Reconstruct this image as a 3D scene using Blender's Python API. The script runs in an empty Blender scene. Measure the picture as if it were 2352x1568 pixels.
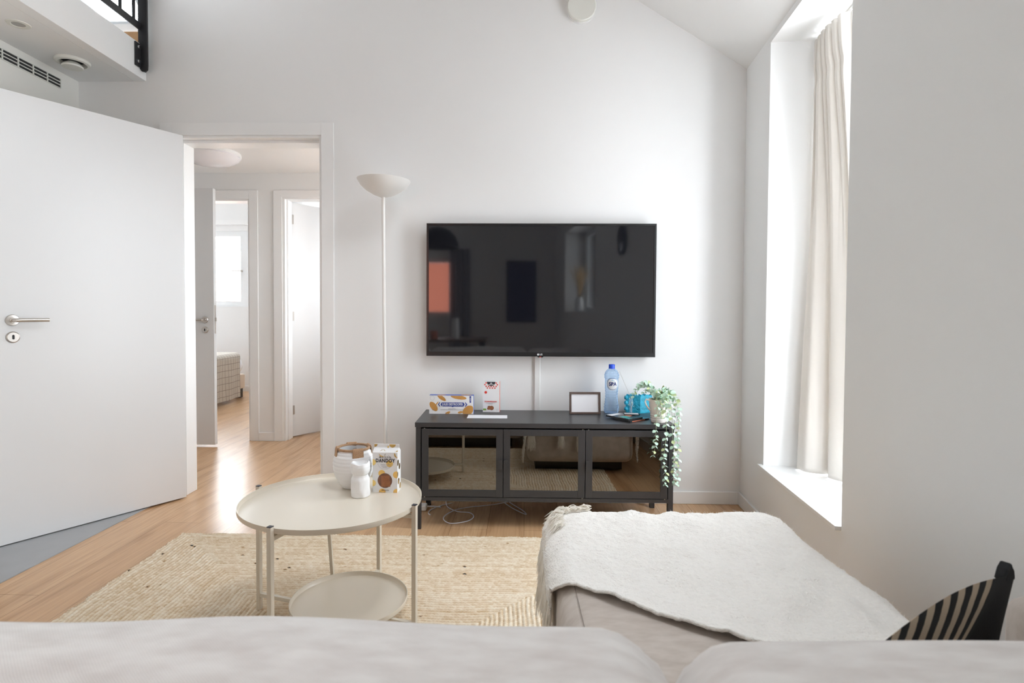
import bpy, math, random
import numpy as np
from mathutils import Vector, Matrix, noise

random.seed(7)
SC = bpy.context.scene
COL = SC.collection
PI = math.pi

# ------------------------------------------------------------------ camera, world, exposure
cam_d = bpy.data.cameras.new('camera')
cam = bpy.data.objects.new('camera', cam_d)
COL.objects.link(cam)
F_PX, CX, CY = 1318.0, 1143.0, 754.5
PITCH, YAW, ROLL = 0.0278, 0.0199, 0.0049
EYE = Vector((0, 0, 1.10))
r0 = Vector((math.cos(YAW), math.sin(YAW), 0)); f0 = Vector((-math.sin(YAW), math.cos(YAW), 0)); u0 = Vector((0, 0, 1))
fw = f0 * math.cos(PITCH) - u0 * math.sin(PITCH)
dn = -(u0 * math.cos(PITCH) + f0 * math.sin(PITCH))
rt = r0 * math.cos(ROLL) - dn * math.sin(ROLL)
dn2 = dn * math.cos(ROLL) + r0 * math.sin(ROLL)
m = Matrix.Identity(4)
for i in range(3):
    m[i][0] = rt[i]; m[i][1] = -dn2[i]; m[i][2] = -fw[i]; m[i][3] = EYE[i]
cam.matrix_world = m
cam_d.sensor_width = 36.0
cam_d.lens = F_PX / 2352 * 36.0
cam_d.shift_x = (1176 - CX) / 2352
cam_d.shift_y = (CY - 784) / 2352
cam_d.clip_start = 0.02
cam_d.dof.use_dof = True
cam_d.dof.focus_distance = 3.0
cam_d.dof.aperture_fstop = 6.3
SC.camera = cam

SKY = 14.6
world = bpy.data.worlds.new('sky')
SC.world = world
world.use_nodes = True
bgn = world.node_tree.nodes['Background']
bgn.inputs[0].default_value = (0.885, 0.945, 1.0, 1)
bgn.inputs[1].default_value = SKY
SC.view_settings.view_transform = 'Standard'
SC.view_settings.look = 'None'
SC.view_settings.gamma = 1.0
SC.view_settings.exposure = 0.0
SC.view_settings.use_curve_mapping = False
SC.cycles.use_denoising = True
SC.cycles.max_bounces = 10
SC.cycles.diffuse_bounces = 7
SC.cycles.glossy_bounces = 4
SC.cycles.transparent_max_bounces = 12
SC.cycles.sample_clamp_indirect = 8.0
SC.cycles.caustics_reflective = False
SC.cycles.caustics_refractive = False


def portal(loc, normal, up, w, h):
    """sky light sampled through a window opening"""
    l = bpy.data.lights.new('daylight_portal', 'AREA')
    l.shape = 'RECTANGLE'; l.size = w; l.size_y = h
    l.cycles.is_portal = True
    o = bpy.data.objects.new('daylight_portal', l); COL.objects.link(o)
    z = -Vector(normal).normalized(); y = Vector(up).normalized(); x = y.cross(z)
    M = Matrix.Identity(4)
    for i in range(3):
        M[i][0] = x[i]; M[i][1] = y[i]; M[i][2] = z[i]; M[i][3] = loc[i]
    o.matrix_world = M
    return o


# right wall frame: s runs from the back corner towards the viewer, t outwards, z up
KR = 0.1046
NR = math.hypot(1, KR)
CORNER = Vector((1.34, 3.32, 0))
US = Vector((-KR, -1, 0)) / NR
UT = Vector((1, -KR, 0)) / NR


def rw(s, t, z):
    return CORNER + US * s + UT * t + Vector((0, 0, z))


WIN1 = (0.392, 1.237, 0.33, 2.455)      # s0, s1, z0, z1
WIN2 = (3.43, 5.13, 1.12, 2.25)
portal(rw(0.8145, 0.37, 1.39), -UT, (0, 0, 1), 0.84, 2.1)
portal(rw(4.28, 0.37, 1.69), -UT, (0, 0, 1), 1.7, 1.12)
portal((-1.55, -2.69, 1.50), (0, 1, 0), (0, 0, 1), 1.28, 0.88)
portal((-4.425, 7.92, 1.685), (0, -1, 0), (0, 0, 1), 2.73, 1.03)
portal((-.43, 4.325, 1.4), (-1, 0, 0), (0, 0, 1), .73, 1.18)  # portal of the added hall end window
portal((-0.52, 6.08, 1.475), (-1, 0, 0), (0, 0, 1), 1.34, 1.13)


# ------------------------------------------------------------------ materials
def N(nt, typ, **kw):
    n = nt.nodes.new(typ)
    for k, v in kw.items():
        setattr(n, k, v)
    return n


def mat(name, col, rough=0.5, metal=0.0, ior=None, bump=None, var=None, sheen=0.0, coord='Object', spec=None):
    mt = bpy.data.materials.new(name); mt.use_nodes = True
    nt = mt.node_tree; b = nt.nodes['Principled BSDF']
    b.inputs['Base Color'].default_value = (*col, 1)
    b.inputs['Roughness'].default_value = rough
    b.inputs['Metallic'].default_value = metal
    if ior: b.inputs['IOR'].default_value = ior
    if spec is not None: b.inputs['Specular IOR Level'].default_value = spec
    if sheen:
        b.inputs['Sheen Weight'].default_value = sheen
        b.inputs['Sheen Roughness'].default_value = 0.5
    tc = N(nt, 'ShaderNodeTexCoord')
    if var:      # (scale, amount)
        nz = N(nt, 'ShaderNodeTexNoise'); nz.inputs['Scale'].default_value = var[0]; nz.inputs['Detail'].default_value = 5
        nt.links.new(tc.outputs[coord], nz.inputs['Vector'])
        mx = N(nt, 'ShaderNodeMix', data_type='RGBA')
        mx.inputs[6].default_value = (*[c * (1 - var[1]) for c in col], 1)
        mx.inputs[7].default_value = (*[min(1, c * (1 + var[1])) for c in col], 1)
        nt.links.new(nz.outputs['Fac'], mx.inputs[0]); nt.links.new(mx.outputs[2], b.inputs['Base Color'])
    if bump:     # (scale, strength, distance)
        nz = N(nt, 'ShaderNodeTexNoise'); nz.inputs['Scale'].default_value = bump[0]; nz.inputs['Detail'].default_value = 4
        nt.links.new(tc.outputs[coord], nz.inputs['Vector'])
        bp = N(nt, 'ShaderNodeBump'); bp.inputs['Strength'].default_value = bump[1]; bp.inputs['Distance'].default_value = bump[2]
        nt.links.new(nz.outputs['Fac'], bp.inputs['Height']); nt.links.new(bp.outputs[0], b.inputs['Normal'])
    return mt


def oak(name, c1, c2, rot=0.028, rough=0.27, seams=True):
    mt = bpy.data.materials.new(name); mt.use_nodes = True
    nt = mt.node_tree; b = nt.nodes['Principled BSDF']; L = nt.links.new
    tc = N(nt, 'ShaderNodeTexCoord')
    mp = N(nt, 'ShaderNodeMapping'); mp.inputs['Rotation'].default_value = (0, 0, PI / 2 + rot)
    L(tc.outputs['Object'], mp.inputs[0])
    br = N(nt, 'ShaderNodeTexBrick'); br.offset = 0.37; br.offset_frequency = 2
    br.inputs['Scale'].default_value = 1.0
    br.inputs['Brick Width'].default_value = 2.1; br.inputs['Row Height'].default_value = 0.187
    br.inputs['Mortar Size'].default_value = 0.0011; br.inputs['Mortar Smooth'].default_value = 0.3
    br.inputs['Color1'].default_value = (*c1, 1); br.inputs['Color2'].default_value = (*c2, 1)
    br.inputs['Mortar'].default_value = (c1[0] * .45, c1[1] * .4, c1[2] * .36, 1)
    L(mp.outputs[0], br.inputs['Vector'])
    # grain: stretched noise
    m2 = N(nt, 'ShaderNodeMapping'); m2.inputs['Scale'].default_value = (1.6, 38, 1)
    L(mp.outputs[0], m2.inputs[0])
    g = N(nt, 'ShaderNodeTexNoise'); g.inputs['Scale'].default_value = 2.2; g.inputs['Detail'].default_value = 7; g.inputs['Roughness'].default_value = 0.62
    L(m2.outputs[0], g.inputs['Vector'])
    m3 = N(nt, 'ShaderNodeMapping'); m3.inputs['Scale'].default_value = (1.1, 9, 1)
    L(mp.outputs[0], m3.inputs[0])
    w = N(nt, 'ShaderNodeTexNoise'); w.inputs['Scale'].default_value = 1.5; w.inputs['Detail'].default_value = 3; w.inputs['Distortion'].default_value = 0.8
    L(m3.outputs[0], w.inputs['Vector'])
    cr = N(nt, 'ShaderNodeValToRGB')
    cr.color_ramp.elements[0].position = 0.30; cr.color_ramp.elements[0].color = (0.62, 0.55, 0.50, 1)
    cr.color_ramp.elements[1].position = 0.62; cr.color_ramp.elements[1].color = (1.06, 1.05, 1.04, 1)
    L(g.outputs['Fac'], cr.inputs[0])
    cr2 = N(nt, 'ShaderNodeValToRGB')
    cr2.color_ramp.elements[0].position = 0.28; cr2.color_ramp.elements[0].color = (0.66, 0.58, 0.52, 1)
    cr2.color_ramp.elements[1].position = 0.50; cr2.color_ramp.elements[1].color = (1, 1, 1, 1)
    L(w.outputs['Fac'], cr2.inputs[0])
    x1 = N(nt, 'ShaderNodeMix', data_type='RGBA', blend_type='MULTIPLY'); x1.inputs[0].default_value = 0.42
    L(br.outputs['Color'], x1.inputs[6]); L(cr.outputs[0], x1.inputs[7])
    x2 = N(nt, 'ShaderNodeMix', data_type='RGBA', blend_type='MULTIPLY'); x2.inputs[0].default_value = 0.7
    L(x1.outputs[2], x2.inputs[6]); L(cr2.outputs[0], x2.inputs[7])
    L(x2.outputs[2], b.inputs['Base Color'])
    b.inputs['Roughness'].default_value = rough
    bp = N(nt, 'ShaderNodeBump'); bp.inputs['Strength'].default_value = 0.12; bp.inputs['Distance'].default_value = 0.0015
    L(g.outputs['Fac'], bp.inputs['Height']); L(bp.outputs[0], b.inputs['Normal'])
    return mt


def weave(name, col, col2, scale=900, var=14, rough=0.9, strength=0.35):
    """plain woven upholstery: two crossed fine waves over soft colour mottling"""
    mt = bpy.data.materials.new(name); mt.use_nodes = True
    nt = mt.node_tree; b = nt.nodes['Principled BSDF']; L = nt.links.new
    tc = N(nt, 'ShaderNodeTexCoord')
    nz = N(nt, 'ShaderNodeTexNoise'); nz.inputs['Scale'].default_value = var; nz.inputs['Detail'].default_value = 6
    mp = N(nt, 'ShaderNodeMapping'); mp.inputs['Rotation'].default_value = (0.3, 0.2, 0.6); mp.inputs['Scale'].default_value = (1, 2.6, 1)
    L(tc.outputs['Object'], mp.inputs[0]); L(mp.outputs[0], nz.inputs['Vector'])
    w1 = N(nt, 'ShaderNodeTexWave', wave_type='BANDS', bands_direction='DIAGONAL'); w1.inputs['Scale'].default_value = scale / 6.28
    w1.inputs['Distortion'].default_value = 1.2; w1.inputs['Detail'].default_value = 1
    w2 = N(nt, 'ShaderNodeTexNoise'); w2.inputs['Scale'].default_value = scale; w2.inputs['Detail'].default_value = 2
    L(tc.outputs['Object'], w1.inputs['Vector']); L(tc.outputs['Object'], w2.inputs['Vector'])
    ad = N(nt, 'ShaderNodeMath', operation='ADD'); L(w1.outputs['Fac'], ad.inputs[0]); L(w2.outputs['Fac'], ad.inputs[1])
    hf = N(nt, 'ShaderNodeMath', operation='MULTIPLY'); hf.inputs[1].default_value = 0.5; L(ad.outputs[0], hf.inputs[0])
    fm = N(nt, 'ShaderNodeMath', operation='MULTIPLY_ADD'); fm.inputs[1].default_value = 0.20
    L(hf.outputs[0], fm.inputs[0]); L(nz.outputs['Fac'], fm.inputs[2])
    cr = N(nt, 'ShaderNodeValToRGB')
    cr.color_ramp.elements[0].position = 0.36; cr.color_ramp.elements[0].color = (*col2, 1)
    cr.color_ramp.elements[1].position = 0.80; cr.color_ramp.elements[1].color = (*col, 1)
    L(fm.outputs[0], cr.inputs[0]); L(cr.outputs[0], b.inputs['Base Color'])
    b.inputs['Roughness'].default_value = rough
    b.inputs['Sheen Weight'].default_value = 0.25
    bp = N(nt, 'ShaderNodeBump'); bp.inputs['Strength'].default_value = strength; bp.inputs['Distance'].default_value = 0.0012
    L(hf.outputs[0], bp.inputs['Height']); L(bp.outputs[0], b.inputs['Normal'])
    return mt


def pane_glass(name, tint=(1, 1, 1), refl=0.05):
    mt = bpy.data.materials.new(name); mt.use_nodes = True
    nt = mt.node_tree; nt.nodes.remove(nt.nodes['Principled BSDF']); L = nt.links.new
    out = nt.nodes['Material Output']
    t = N(nt, 'ShaderNodeBsdfTransparent'); t.inputs[0].default_value = (*tint, 1)
    g = N(nt, 'ShaderNodeBsdfGlossy'); g.inputs['Roughness'].default_value = 0.01
    lw = N(nt, 'ShaderNodeFresnel'); lw.inputs[0].default_value = 1.45
    mx = N(nt, 'ShaderNodeMixShader')
    L(lw.outputs[0], mx.inputs[0]); L(t.outputs[0], mx.inputs[1]); L(g.outputs[0], mx.inputs[2]); L(mx.outputs[0], out.inputs[0])
    return mt


M = {}
M['wall'] = mat('white_wall_paint', (0.80, 0.80, 0.795), 0.75, bump=(160, 0.06, 0.002))
M['ceil'] = mat('white_ceiling_paint', (0.80, 0.80, 0.795), 0.8, bump=(160, 0.05, 0.002))
M['cream'] = mat('cream_wall_paint', (0.78, 0.765, 0.72), 0.75)
M['trim'] = mat('white_gloss_trim', (0.82, 0.82, 0.815), 0.35)
M['door'] = mat('white_door_lacquer', (0.70, 0.70, 0.70), 0.33)
M['oak'] = oak('oak_floorboards', (0.57, 0.345, 0.185), (0.64, 0.41, 0.23))
M['sillwood'] = oak('oak_loft_board', (0.42, 0.24, 0.12), (0.45, 0.26, 0.13), rot=PI / 2)
M['tile'] = mat('grey_stone_tile', (0.34, 0.345, 0.355), 0.4, var=(6, 0.12), bump=(40, 0.05, 0.002))
M['steel'] = mat('brushed_steel', (0.58, 0.54, 0.50), 0.3, 1.0)
M['black'] = mat('black_powder_coat', (0.018, 0.018, 0.02), 0.4, bump=(600, 0.1, 0.0005))
M['cab'] = mat('charcoal_steel', (0.036, 0.035, 0.037), 0.36, bump=(900, 0.06, 0.0004))
M['bezel'] = mat('black_plastic', (0.012, 0.012, 0.013), 0.25)
M['screen'] = mat('switched_off_screen', (0.006, 0.0065, 0.009), 0.045, ior=1.75)
M['keyhole'] = mat('keyhole_black', (0.01, 0.01, 0.012), 0.6)
M['cabglass'] = mat('tinted_mirror_glass', (0.20, 0.185, 0.165), 0.015, 1.0)
M['glass'] = pane_glass('window_glass')
M['winframe'] = mat('white_window_frame', (0.80, 0.82, 0.83), 0.35)
M['whiteplastic'] = mat('white_plastic', (0.80, 0.80, 0.79), 0.4)
M['offwhite'] = mat('warm_white_plastic', (0.72, 0.72, 0.67), 0.45)
M['dark'] = mat('painted_recess_shade', (0.03, 0.03, 0.03), 0.8)
M['lampwhite'] = mat('white_lamp_enamel', (0.78, 0.765, 0.74), 0.38)
M['tray'] = mat('beige_powder_coat', (0.69, 0.625, 0.525), 0.26, bump=(900, 0.05, 0.0004))
M['plaster'] = mat('white_chalky_ceramic', (0.82, 0.82, 0.82), 0.8, bump=(60, 0.25, 0.003))
M['candle'] = mat('white_carved_plaster', (0.84, 0.84, 0.84), 0.7, bump=(30, 0.15, 0.004))
M['wax'] = mat('candle_wax', (0.85, 0.84, 0.80), 0.45)
M['rope'] = mat('jute_rope', (0.44, 0.27, 0.155), 0.95, var=(260, 0.5), bump=(420, 0.9, 0.003))
M['card'] = mat('white_carton', (0.80, 0.80, 0.80), 0.45)
M['gold'] = mat('gold_foil', (0.72, 0.50, 0.17), 0.22, 0.9)
M['ink'] = mat('black_print', (0.02, 0.02, 0.03), 0.5)
M['greyink'] = mat('grey_print', (0.36, 0.36, 0.40), 0.6)
M['blue'] = mat('navy_print', (0.025, 0.055, 0.29), 0.5)
M['bluecard'] = mat('blue_carton', (0.10, 0.15, 0.46), 0.5)
M['red'] = mat('red_print', (0.72, 0.05, 0.035), 0.5)
M['pink'] = mat('pink_red_carton', (0.75, 0.22, 0.18), 0.5)
M['biscuit'] = mat('biscuit_brown', (0.30, 0.115, 0.045), 0.7, var=(180, 0.3), bump=(300, 0.5, 0.002))
M['waffle'] = mat('waffle_golden', (0.72, 0.40, 0.12), 0.65, var=(60, 0.25))
M['waffleline'] = mat('waffle_ridge', (0.52, 0.24, 0.055), 0.65)
M['greenprint'] = mat('green_print', (0.22, 0.42, 0.07), 0.5)
M['paper'] = mat('white_paper', (0.84, 0.84, 0.87), 0.6)
M['frame'] = mat('brown_wood_frame', (0.105, 0.068, 0.055), 0.55, var=(40, 0.3))
M['cap'] = mat('blue_bottle_cap', (0.01, 0.07, 0.62), 0.35)
M['turq'] = mat('turquoise_glaze', (0.02, 0.34, 0.50), 0.35, var=(55, 0.55), bump=(70, 0.8, 0.006))
M['teal'] = mat('teal_print', (0.03, 0.36, 0.32), 0.4)
M['coral'] = mat('coral_print', (0.72, 0.22, 0.12), 0.4)
M['booklet'] = mat('dark_glossy_cover', (0.03, 0.033, 0.036), 0.22)
M['potglaze'] = mat('cream_ceramic_glaze', (0.78, 0.73, 0.68), 0.35)
M['leaf'] = mat('eucalyptus_leaf', (0.50, 0.68, 0.55), 0.55, var=(25, 0.22))
M['leaf2'] = mat('eucalyptus_young_leaf', (0.50, 0.58, 0.30), 0.55, var=(25, 0.2))
M['stem'] = mat('pale_green_stem', (0.38, 0.46, 0.27), 0.6)
M['cord'] = mat('white_cable', (0.72, 0.70, 0.74), 0.45)
M['curtain'] = mat('cream_curtain_cloth', (0.72, 0.685, 0.645), 0.85, bump=(1500, 0.15, 0.0006))
_nt = M['curtain'].node_tree; _p = _nt.nodes['Principled BSDF']; _t = N(_nt, 'ShaderNodeBsdfTranslucent'); _t.inputs[0].default_value = (0.78, 0.745, 0.70, 1)
_x = N(_nt, 'ShaderNodeMixShader'); _x.inputs[0].default_value = 0.14
_nt.links.new(_p.outputs[0], _x.inputs[1]); _nt.links.new(_t.outputs[0], _x.inputs[2]); _nt.links.new(_x.outputs[0], _nt.nodes['Material Output'].inputs[0])
M['sofa'] = weave('oatmeal_upholstery', (0.67, 0.635, 0.605), (0.54, 0.49, 0.46), 1100, 16)
M['chaise'] = weave('oatmeal_upholstery_shaded', (0.545, 0.48, 0.43), (0.43, 0.365, 0.315), 1300, 22)  # same cloth as the cushions, with warm shade put into the colour
M['throw'] = mat('cream_wool_throw', (0.91, 0.875, 0.825), 0.95, bump=(230, 0.9, 0.006), var=(95, 0.07), sheen=0.3)
M['fringe'] = mat('cream_wool_yarn', (0.90, 0.86, 0.79), 0.9)
M['mattress'] = mat('white_bed_linen', (0.82, 0.83, 0.85), 0.85)
M['bedbase'] = mat('cream_bed_base', (0.70, 0.60, 0.50), 0.85)
M['rooftile'] = mat('clay_roof_tile', (0.62, 0.44, 0.36), 0.9, var=(3.0, 0.3))
M['zinc'] = mat('grey_flue', (0.42, 0.47, 0.55), 0.5)
M['brick'] = mat('pale_facade', (0.75, 0.66, 0.6), 0.9)
M['brickred'] = mat('red_facade', (0.42, 0.12, 0.07), 0.9)
M['led'] = mat('red_standby_light', (0.8, 0.05, 0.02), 0.4)
M['picture'] = mat('dark_blue_print', (0.04, 0.045, 0.12), 0.6)
M['grass'] = mat('dried_grass', (0.66, 0.48, 0.26), 0.85)
M['wood'] = mat('walnut_table', (0.16, 0.09, 0.05), 0.5, var=(20, 0.3))


def plaid():
    mt = bpy.data.materials.new('checked_grey_blanket'); mt.use_nodes = True
    nt = mt.node_tree; b = nt.nodes['Principled BSDF']; L = nt.links.new
    tc = N(nt, 'ShaderNodeTexCoord')
    br = N(nt, 'ShaderNodeTexBrick'); br.offset = 0.0
    br.inputs['Scale'].default_value = 1.0; br.inputs['Brick Width'].default_value = 0.075; br.inputs['Row Height'].default_value = 0.062
    br.inputs['Mortar Size'].default_value = 0.0028
    br.inputs['Color1'].default_value = (0.52, 0.48, 0.42, 1); br.inputs['Color2'].default_value = (0.56, 0.52, 0.46, 1); br.inputs['Mortar'].default_value = (0.24, 0.20, 0.165, 1)
    uv = N(nt, 'ShaderNodeUVMap')
    L(uv.outputs[0], br.inputs['Vector']); L(br.outputs[0], b.inputs['Base Color']); b.inputs['Roughness'].default_value = 0.95
    return mt


M['plaid'] = plaid()


def stripes():
    mt = bpy.data.materials.new('black_cream_striped_cotton'); mt.use_nodes = True
    nt = mt.node_tree; b = nt.nodes['Principled BSDF']; L = nt.links.new
    uv = N(nt, 'ShaderNodeUVMap')
    sp = N(nt, 'ShaderNodeSeparateXYZ'); L(uv.outputs[0], sp.inputs[0])
    nz = N(nt, 'ShaderNodeTexNoise'); nz.inputs['Scale'].default_value = 14; L(uv.outputs[0], nz.inputs['Vector'])
    ws = N(nt, 'ShaderNodeMath', operation='MULTIPLY_ADD'); ws.inputs[1].default_value = 0.012; L(nz.outputs['Fac'], ws.inputs[0]); L(sp.outputs[0], ws.inputs[2])
    md = N(nt, 'ShaderNodeMath', operation='MODULO'); md.inputs[1].default_value = 0.098; L(ws.outputs[0], md.inputs[0])
    lt = N(nt, 'ShaderNodeMath', operation='LESS_THAN'); lt.inputs[1].default_value = 0.047; L(md.outputs[0], lt.inputs[0])
    gt = N(nt, 'ShaderNodeMath', operation='LESS_THAN'); gt.inputs[1].default_value = 0.845; L(ws.outputs[0], gt.inputs[0])
    ml = N(nt, 'ShaderNodeMath', operation='MULTIPLY'); L(lt.outputs[0], ml.inputs[0]); L(gt.outputs[0], ml.inputs[1])
    mx = N(nt, 'ShaderNodeMix', data_type='RGBA'); mx.inputs[6].default_value = (0.012, 0.012, 0.013, 1); mx.inputs[7].default_value = (0.56, 0.46, 0.34, 1)
    L(ml.outputs[0], mx.inputs[0]); L(mx.outputs[2], b.inputs['Base Color']); b.inputs['Roughness'].default_value = 0.9
    bp = N(nt, 'ShaderNodeBump'); bp.inputs['Strength'].default_value = 0.4; bp.inputs['Distance'].default_value = 0.002
    n2 = N(nt, 'ShaderNodeTexNoise'); n2.inputs['Scale'].default_value = 160; L(uv.outputs[0], n2.inputs['Vector']); L(n2.outputs['Fac'], bp.inputs['Height']); L(bp.outputs[0], b.inputs['Normal'])
    return mt


M['stripes'] = stripes()


def jute():
    mt = bpy.data.materials.new('braided_jute'); mt.use_nodes = True
    nt = mt.node_tree; b = nt.nodes['Principled BSDF']; L = nt.links.new
    at = N(nt, 'ShaderNodeAttribute', attribute_name='strand')
    tc = N(nt, 'ShaderNodeTexCoord')
    nz = N(nt, 'ShaderNodeTexNoise'); nz.inputs['Scale'].default_value = 420; nz.inputs['Detail'].default_value = 4
    L(tc.outputs['Object'], nz.inputs['Vector'])
    nl = N(nt, 'ShaderNodeTexNoise'); nl.inputs['Scale'].default_value = 5; nl.inputs['Detail'].default_value = 3
    L(tc.outputs['Object'], nl.inputs['Vector'])
    a1 = N(nt, 'ShaderNodeMath', operation='MULTIPLY_ADD'); a1.inputs[1].default_value = 0.7; L(nz.outputs['Fac'], a1.inputs[0]); L(at.outputs['Fac'], a1.inputs[2])
    a2 = N(nt, 'ShaderNodeMath', operation='MULTIPLY_ADD'); a2.inputs[1].default_value = 0.5; L(nl.outputs['Fac'], a2.inputs[0]); L(a1.outputs[0], a2.inputs[2])
    cr = N(nt, 'ShaderNodeValToRGB'); e = cr.color_ramp.elements
    e[0].position = 0.0; e[0].color = (0.05, 0.045, 0.035, 1)
    e[1].position = 0.12; e[1].color = (0.42, 0.25, 0.12, 1)
    x = cr.color_ramp.elements.new(0.40); x.color = (0.60, 0.425, 0.245, 1)
    x = cr.color_ramp.elements.new(0.70); x.color = (0.76, 0.62, 0.45, 1)
    x = cr.color_ramp.elements.new(1.0); x.color = (0.88, 0.79, 0.65, 1)
    sc = N(nt, 'ShaderNodeMath', operation='MULTIPLY_ADD'); sc.inputs[1].default_value = 0.62; sc.inputs[2].default_value = -0.10; L(a2.outputs[0], sc.inputs[0])
    L(sc.outputs[0], cr.inputs[0]); L(cr.outputs[0], b.inputs['Base Color']); b.inputs['Roughness'].default_value = 0.95
    bp = N(nt, 'ShaderNodeBump'); bp.inputs['Strength'].default_value = 0.8; bp.inputs['Distance'].default_value = 0.003
    L(nz.outputs['Fac'], bp.inputs['Height']); L(bp.outputs[0], b.inputs['Normal'])
    return mt


M['jute'] = jute()


def water_bottle(name, tint, rough=0.03):
    mt = bpy.data.materials.new(name); mt.use_nodes = True
    nt = mt.node_tree; b = nt.nodes['Principled BSDF']; L = nt.links.new
    out = nt.nodes['Material Output']
    b.inputs['Base Color'].default_value = (*tint, 1); b.inputs['Roughness'].default_value = 0.06
    t = N(nt, 'ShaderNodeBsdfTransparent'); t.inputs[0].default_value = (0.84, 0.92, 1.0, 1)
    lw = N(nt, 'ShaderNodeLayerWeight'); lw.inputs[0].default_value = 0.45
    ma = N(nt, 'ShaderNodeMath', operation='MULTIPLY_ADD'); ma.inputs[1].default_value = 0.55; ma.inputs[2].default_value = 0.13; L(lw.outputs['Facing'], ma.inputs[0])
    mx = N(nt, 'ShaderNodeMixShader'); L(ma.outputs[0], mx.inputs[0]); L(t.outputs[0], mx.inputs[1]); L(b.outputs[0], mx.inputs[2]); L(mx.outputs[0], out.inputs[0])
    return mt


M['bottle'] = water_bottle('clear_blue_plastic', (0.42, 0.62, 0.88))
M['tube'] = water_bottle('clear_glass', (0.75, 0.82, 0.86))


# ------------------------------------------------------------------ geometry helpers
class B:
    def __init__(self):
        self.v = []; self.f = []; self.m = []; self.uv = None

    def add(self, vs, fs, mi=0):
        o = len(self.v); self.v += [tuple(p) for p in vs]; self.f += [tuple(i + o for i in q) for q in fs]; self.m += [mi] * len(fs)
        return self

    def box(self, a, b, mi=0):
        (x0, y0, z0), (x1, y1, z1) = a, b
        return self.hexa([(x0, y0, z0), (x1, y0, z0), (x1, y1, z0), (x0, y1, z0), (x0, y0, z1), (x1, y0, z1), (x1, y1, z1), (x0, y1, z1)], mi)

    def hexa(self, p, mi=0):
        return self.add(p, [(0, 3, 2, 1), (4, 5, 6, 7), (0, 1, 5, 4), (1, 2, 6, 5), (2, 3, 7, 6), (3, 0, 4, 7)], mi)

    def bar(self, p0, p1, w, h, up=(0, 0, 1), mi=0):
        p0, p1 = Vector(p0), Vector(p1); d = (p1 - p0).normalized(); up = Vector(up)
        if abs(d.dot(up)) > .95: up = Vector((0, 1, 0))
        x = d.cross(up).normalized() * w / 2; y = x.cross(d).normalized() * h / 2
        return self.hexa([p0 - x - y, p0 + x - y, p0 + x + y, p0 - x + y, p1 - x - y, p1 + x - y, p1 + x + y, p1 - x + y], mi)

    def lathe(self, prof, c=(0, 0, 0), n=40, mi=0, axis='z', wob=None):
        vs = []; fs = []; k = len(prof)
        for j in range(n):
            a = 2 * PI * j / n
            for i, (r, h) in enumerate(prof):
                rr = r * (1 + (wob(a, h) if wob and r > 0 else 0))
                p = (rr * math.cos(a), rr * math.sin(a), h)
                if axis == 'y': p = (p[0], p[2], p[1])
                elif axis == 'x': p = (p[2], p[0], p[1])
                vs.append((p[0] + c[0], p[1] + c[1], p[2] + c[2]))
        for j in range(n):
            for i in range(k - 1):
                q = (j * k + i, ((j + 1) % n) * k + i, ((j + 1) % n) * k + i + 1, j * k + i + 1)
                fs.append(q if axis != 'y' else q[::-1])
        return self.add(vs, fs, mi)

    def disc(self, c, r, n=32, axis='y', mi=0, r2=None):
        r2 = r2 or r; vs = []
        for j in range(n):
            a = 2 * PI * j / n
            if axis == 'y': vs.append((c[0] + r * math.cos(a), c[1], c[2] + r2 * math.sin(a)))
            elif axis == 'x': vs.append((c[0], c[1] + r * math.cos(a), c[2] + r2 * math.sin(a)))
            else: vs.append((c[0] + r * math.cos(a), c[1] + r2 * math.sin(a), c[2]))
        return self.add(vs, [tuple(range(n)) if axis != 'y' else tuple(range(n))], mi)

    def tube(self, pts, r, n=8, mi=0, closed=False, radii=None):
        pts = [Vector(p) for p in pts]; k = len(pts); vs = []; fs = []
        nrm = None
        for i, p in enumerate(pts):
            if closed: d = pts[(i + 1) % k] - pts[i - 1]
            else: d = pts[min(i + 1, k - 1)] - pts[max(i - 1, 0)]
            d = d.normalized() if d.length > 1e-9 else Vector((0, 0, 1))
            if nrm is None:
                nrm = d.cross(Vector((0, 0, 1)))
                if nrm.length < .05: nrm = d.cross(Vector((1, 0, 0)))
            nrm = (nrm - d * nrm.dot(d)).normalized(); bn = d.cross(nrm)
            rr = radii[i] if radii else r
            for j in range(n):
                a = 2 * PI * j / n
                vs.append(p + (nrm * math.cos(a) + bn * math.sin(a)) * rr)
        m_ = k if closed else k - 1
        for i in range(m_):
            for j in range(n):
                a, b2 = i * n, ((i + 1) % k) * n
                fs.append((a + j, a + (j + 1) % n, b2 + (j + 1) % n, b2 + j))
        if not closed:
            fs.append(tuple(range(n))[::-1]); fs.append(tuple((k - 1) * n + j for j in range(n)))
        return self.add(vs, fs, mi)

    def prism(self, poly, h0, h1, axis='z', mi=0):
        """extrude a 2-D polygon; axis z: (x,y); axis y: (x,z) from y=h0 to h1; axis x: (y,z)"""
        k = len(poly)

        def P(p, h):
            return (p[0], p[1], h) if axis == 'z' else ((p[0], h, p[1]) if axis == 'y' else (h, p[0], p[1]))
        vs = [P(p, h0) for p in poly] + [P(p, h1) for p in poly]
        fs = [tuple(range(k))[::-1], tuple(range(k, 2 * k))] + [(i, (i + 1) % k, (i + 1) % k + k, i + k) for i in range(k)]
        return self.add(vs, fs, mi)

    def grid(self, P, nu, nv, mi=0, flip=False, closed_u=False):
        vs = [P(i, j) for j in range(nv) for i in range(nu)]; fs = []
        for j in range(nv - 1):
            for i in range(nu if closed_u else nu - 1):
                q = (j * nu + i, j * nu + (i + 1) % nu, (j + 1) * nu + (i + 1) % nu, (j + 1) * nu + i)
                fs.append(q[::-1] if flip else q)
        return self.add(vs, fs, mi)

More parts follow.
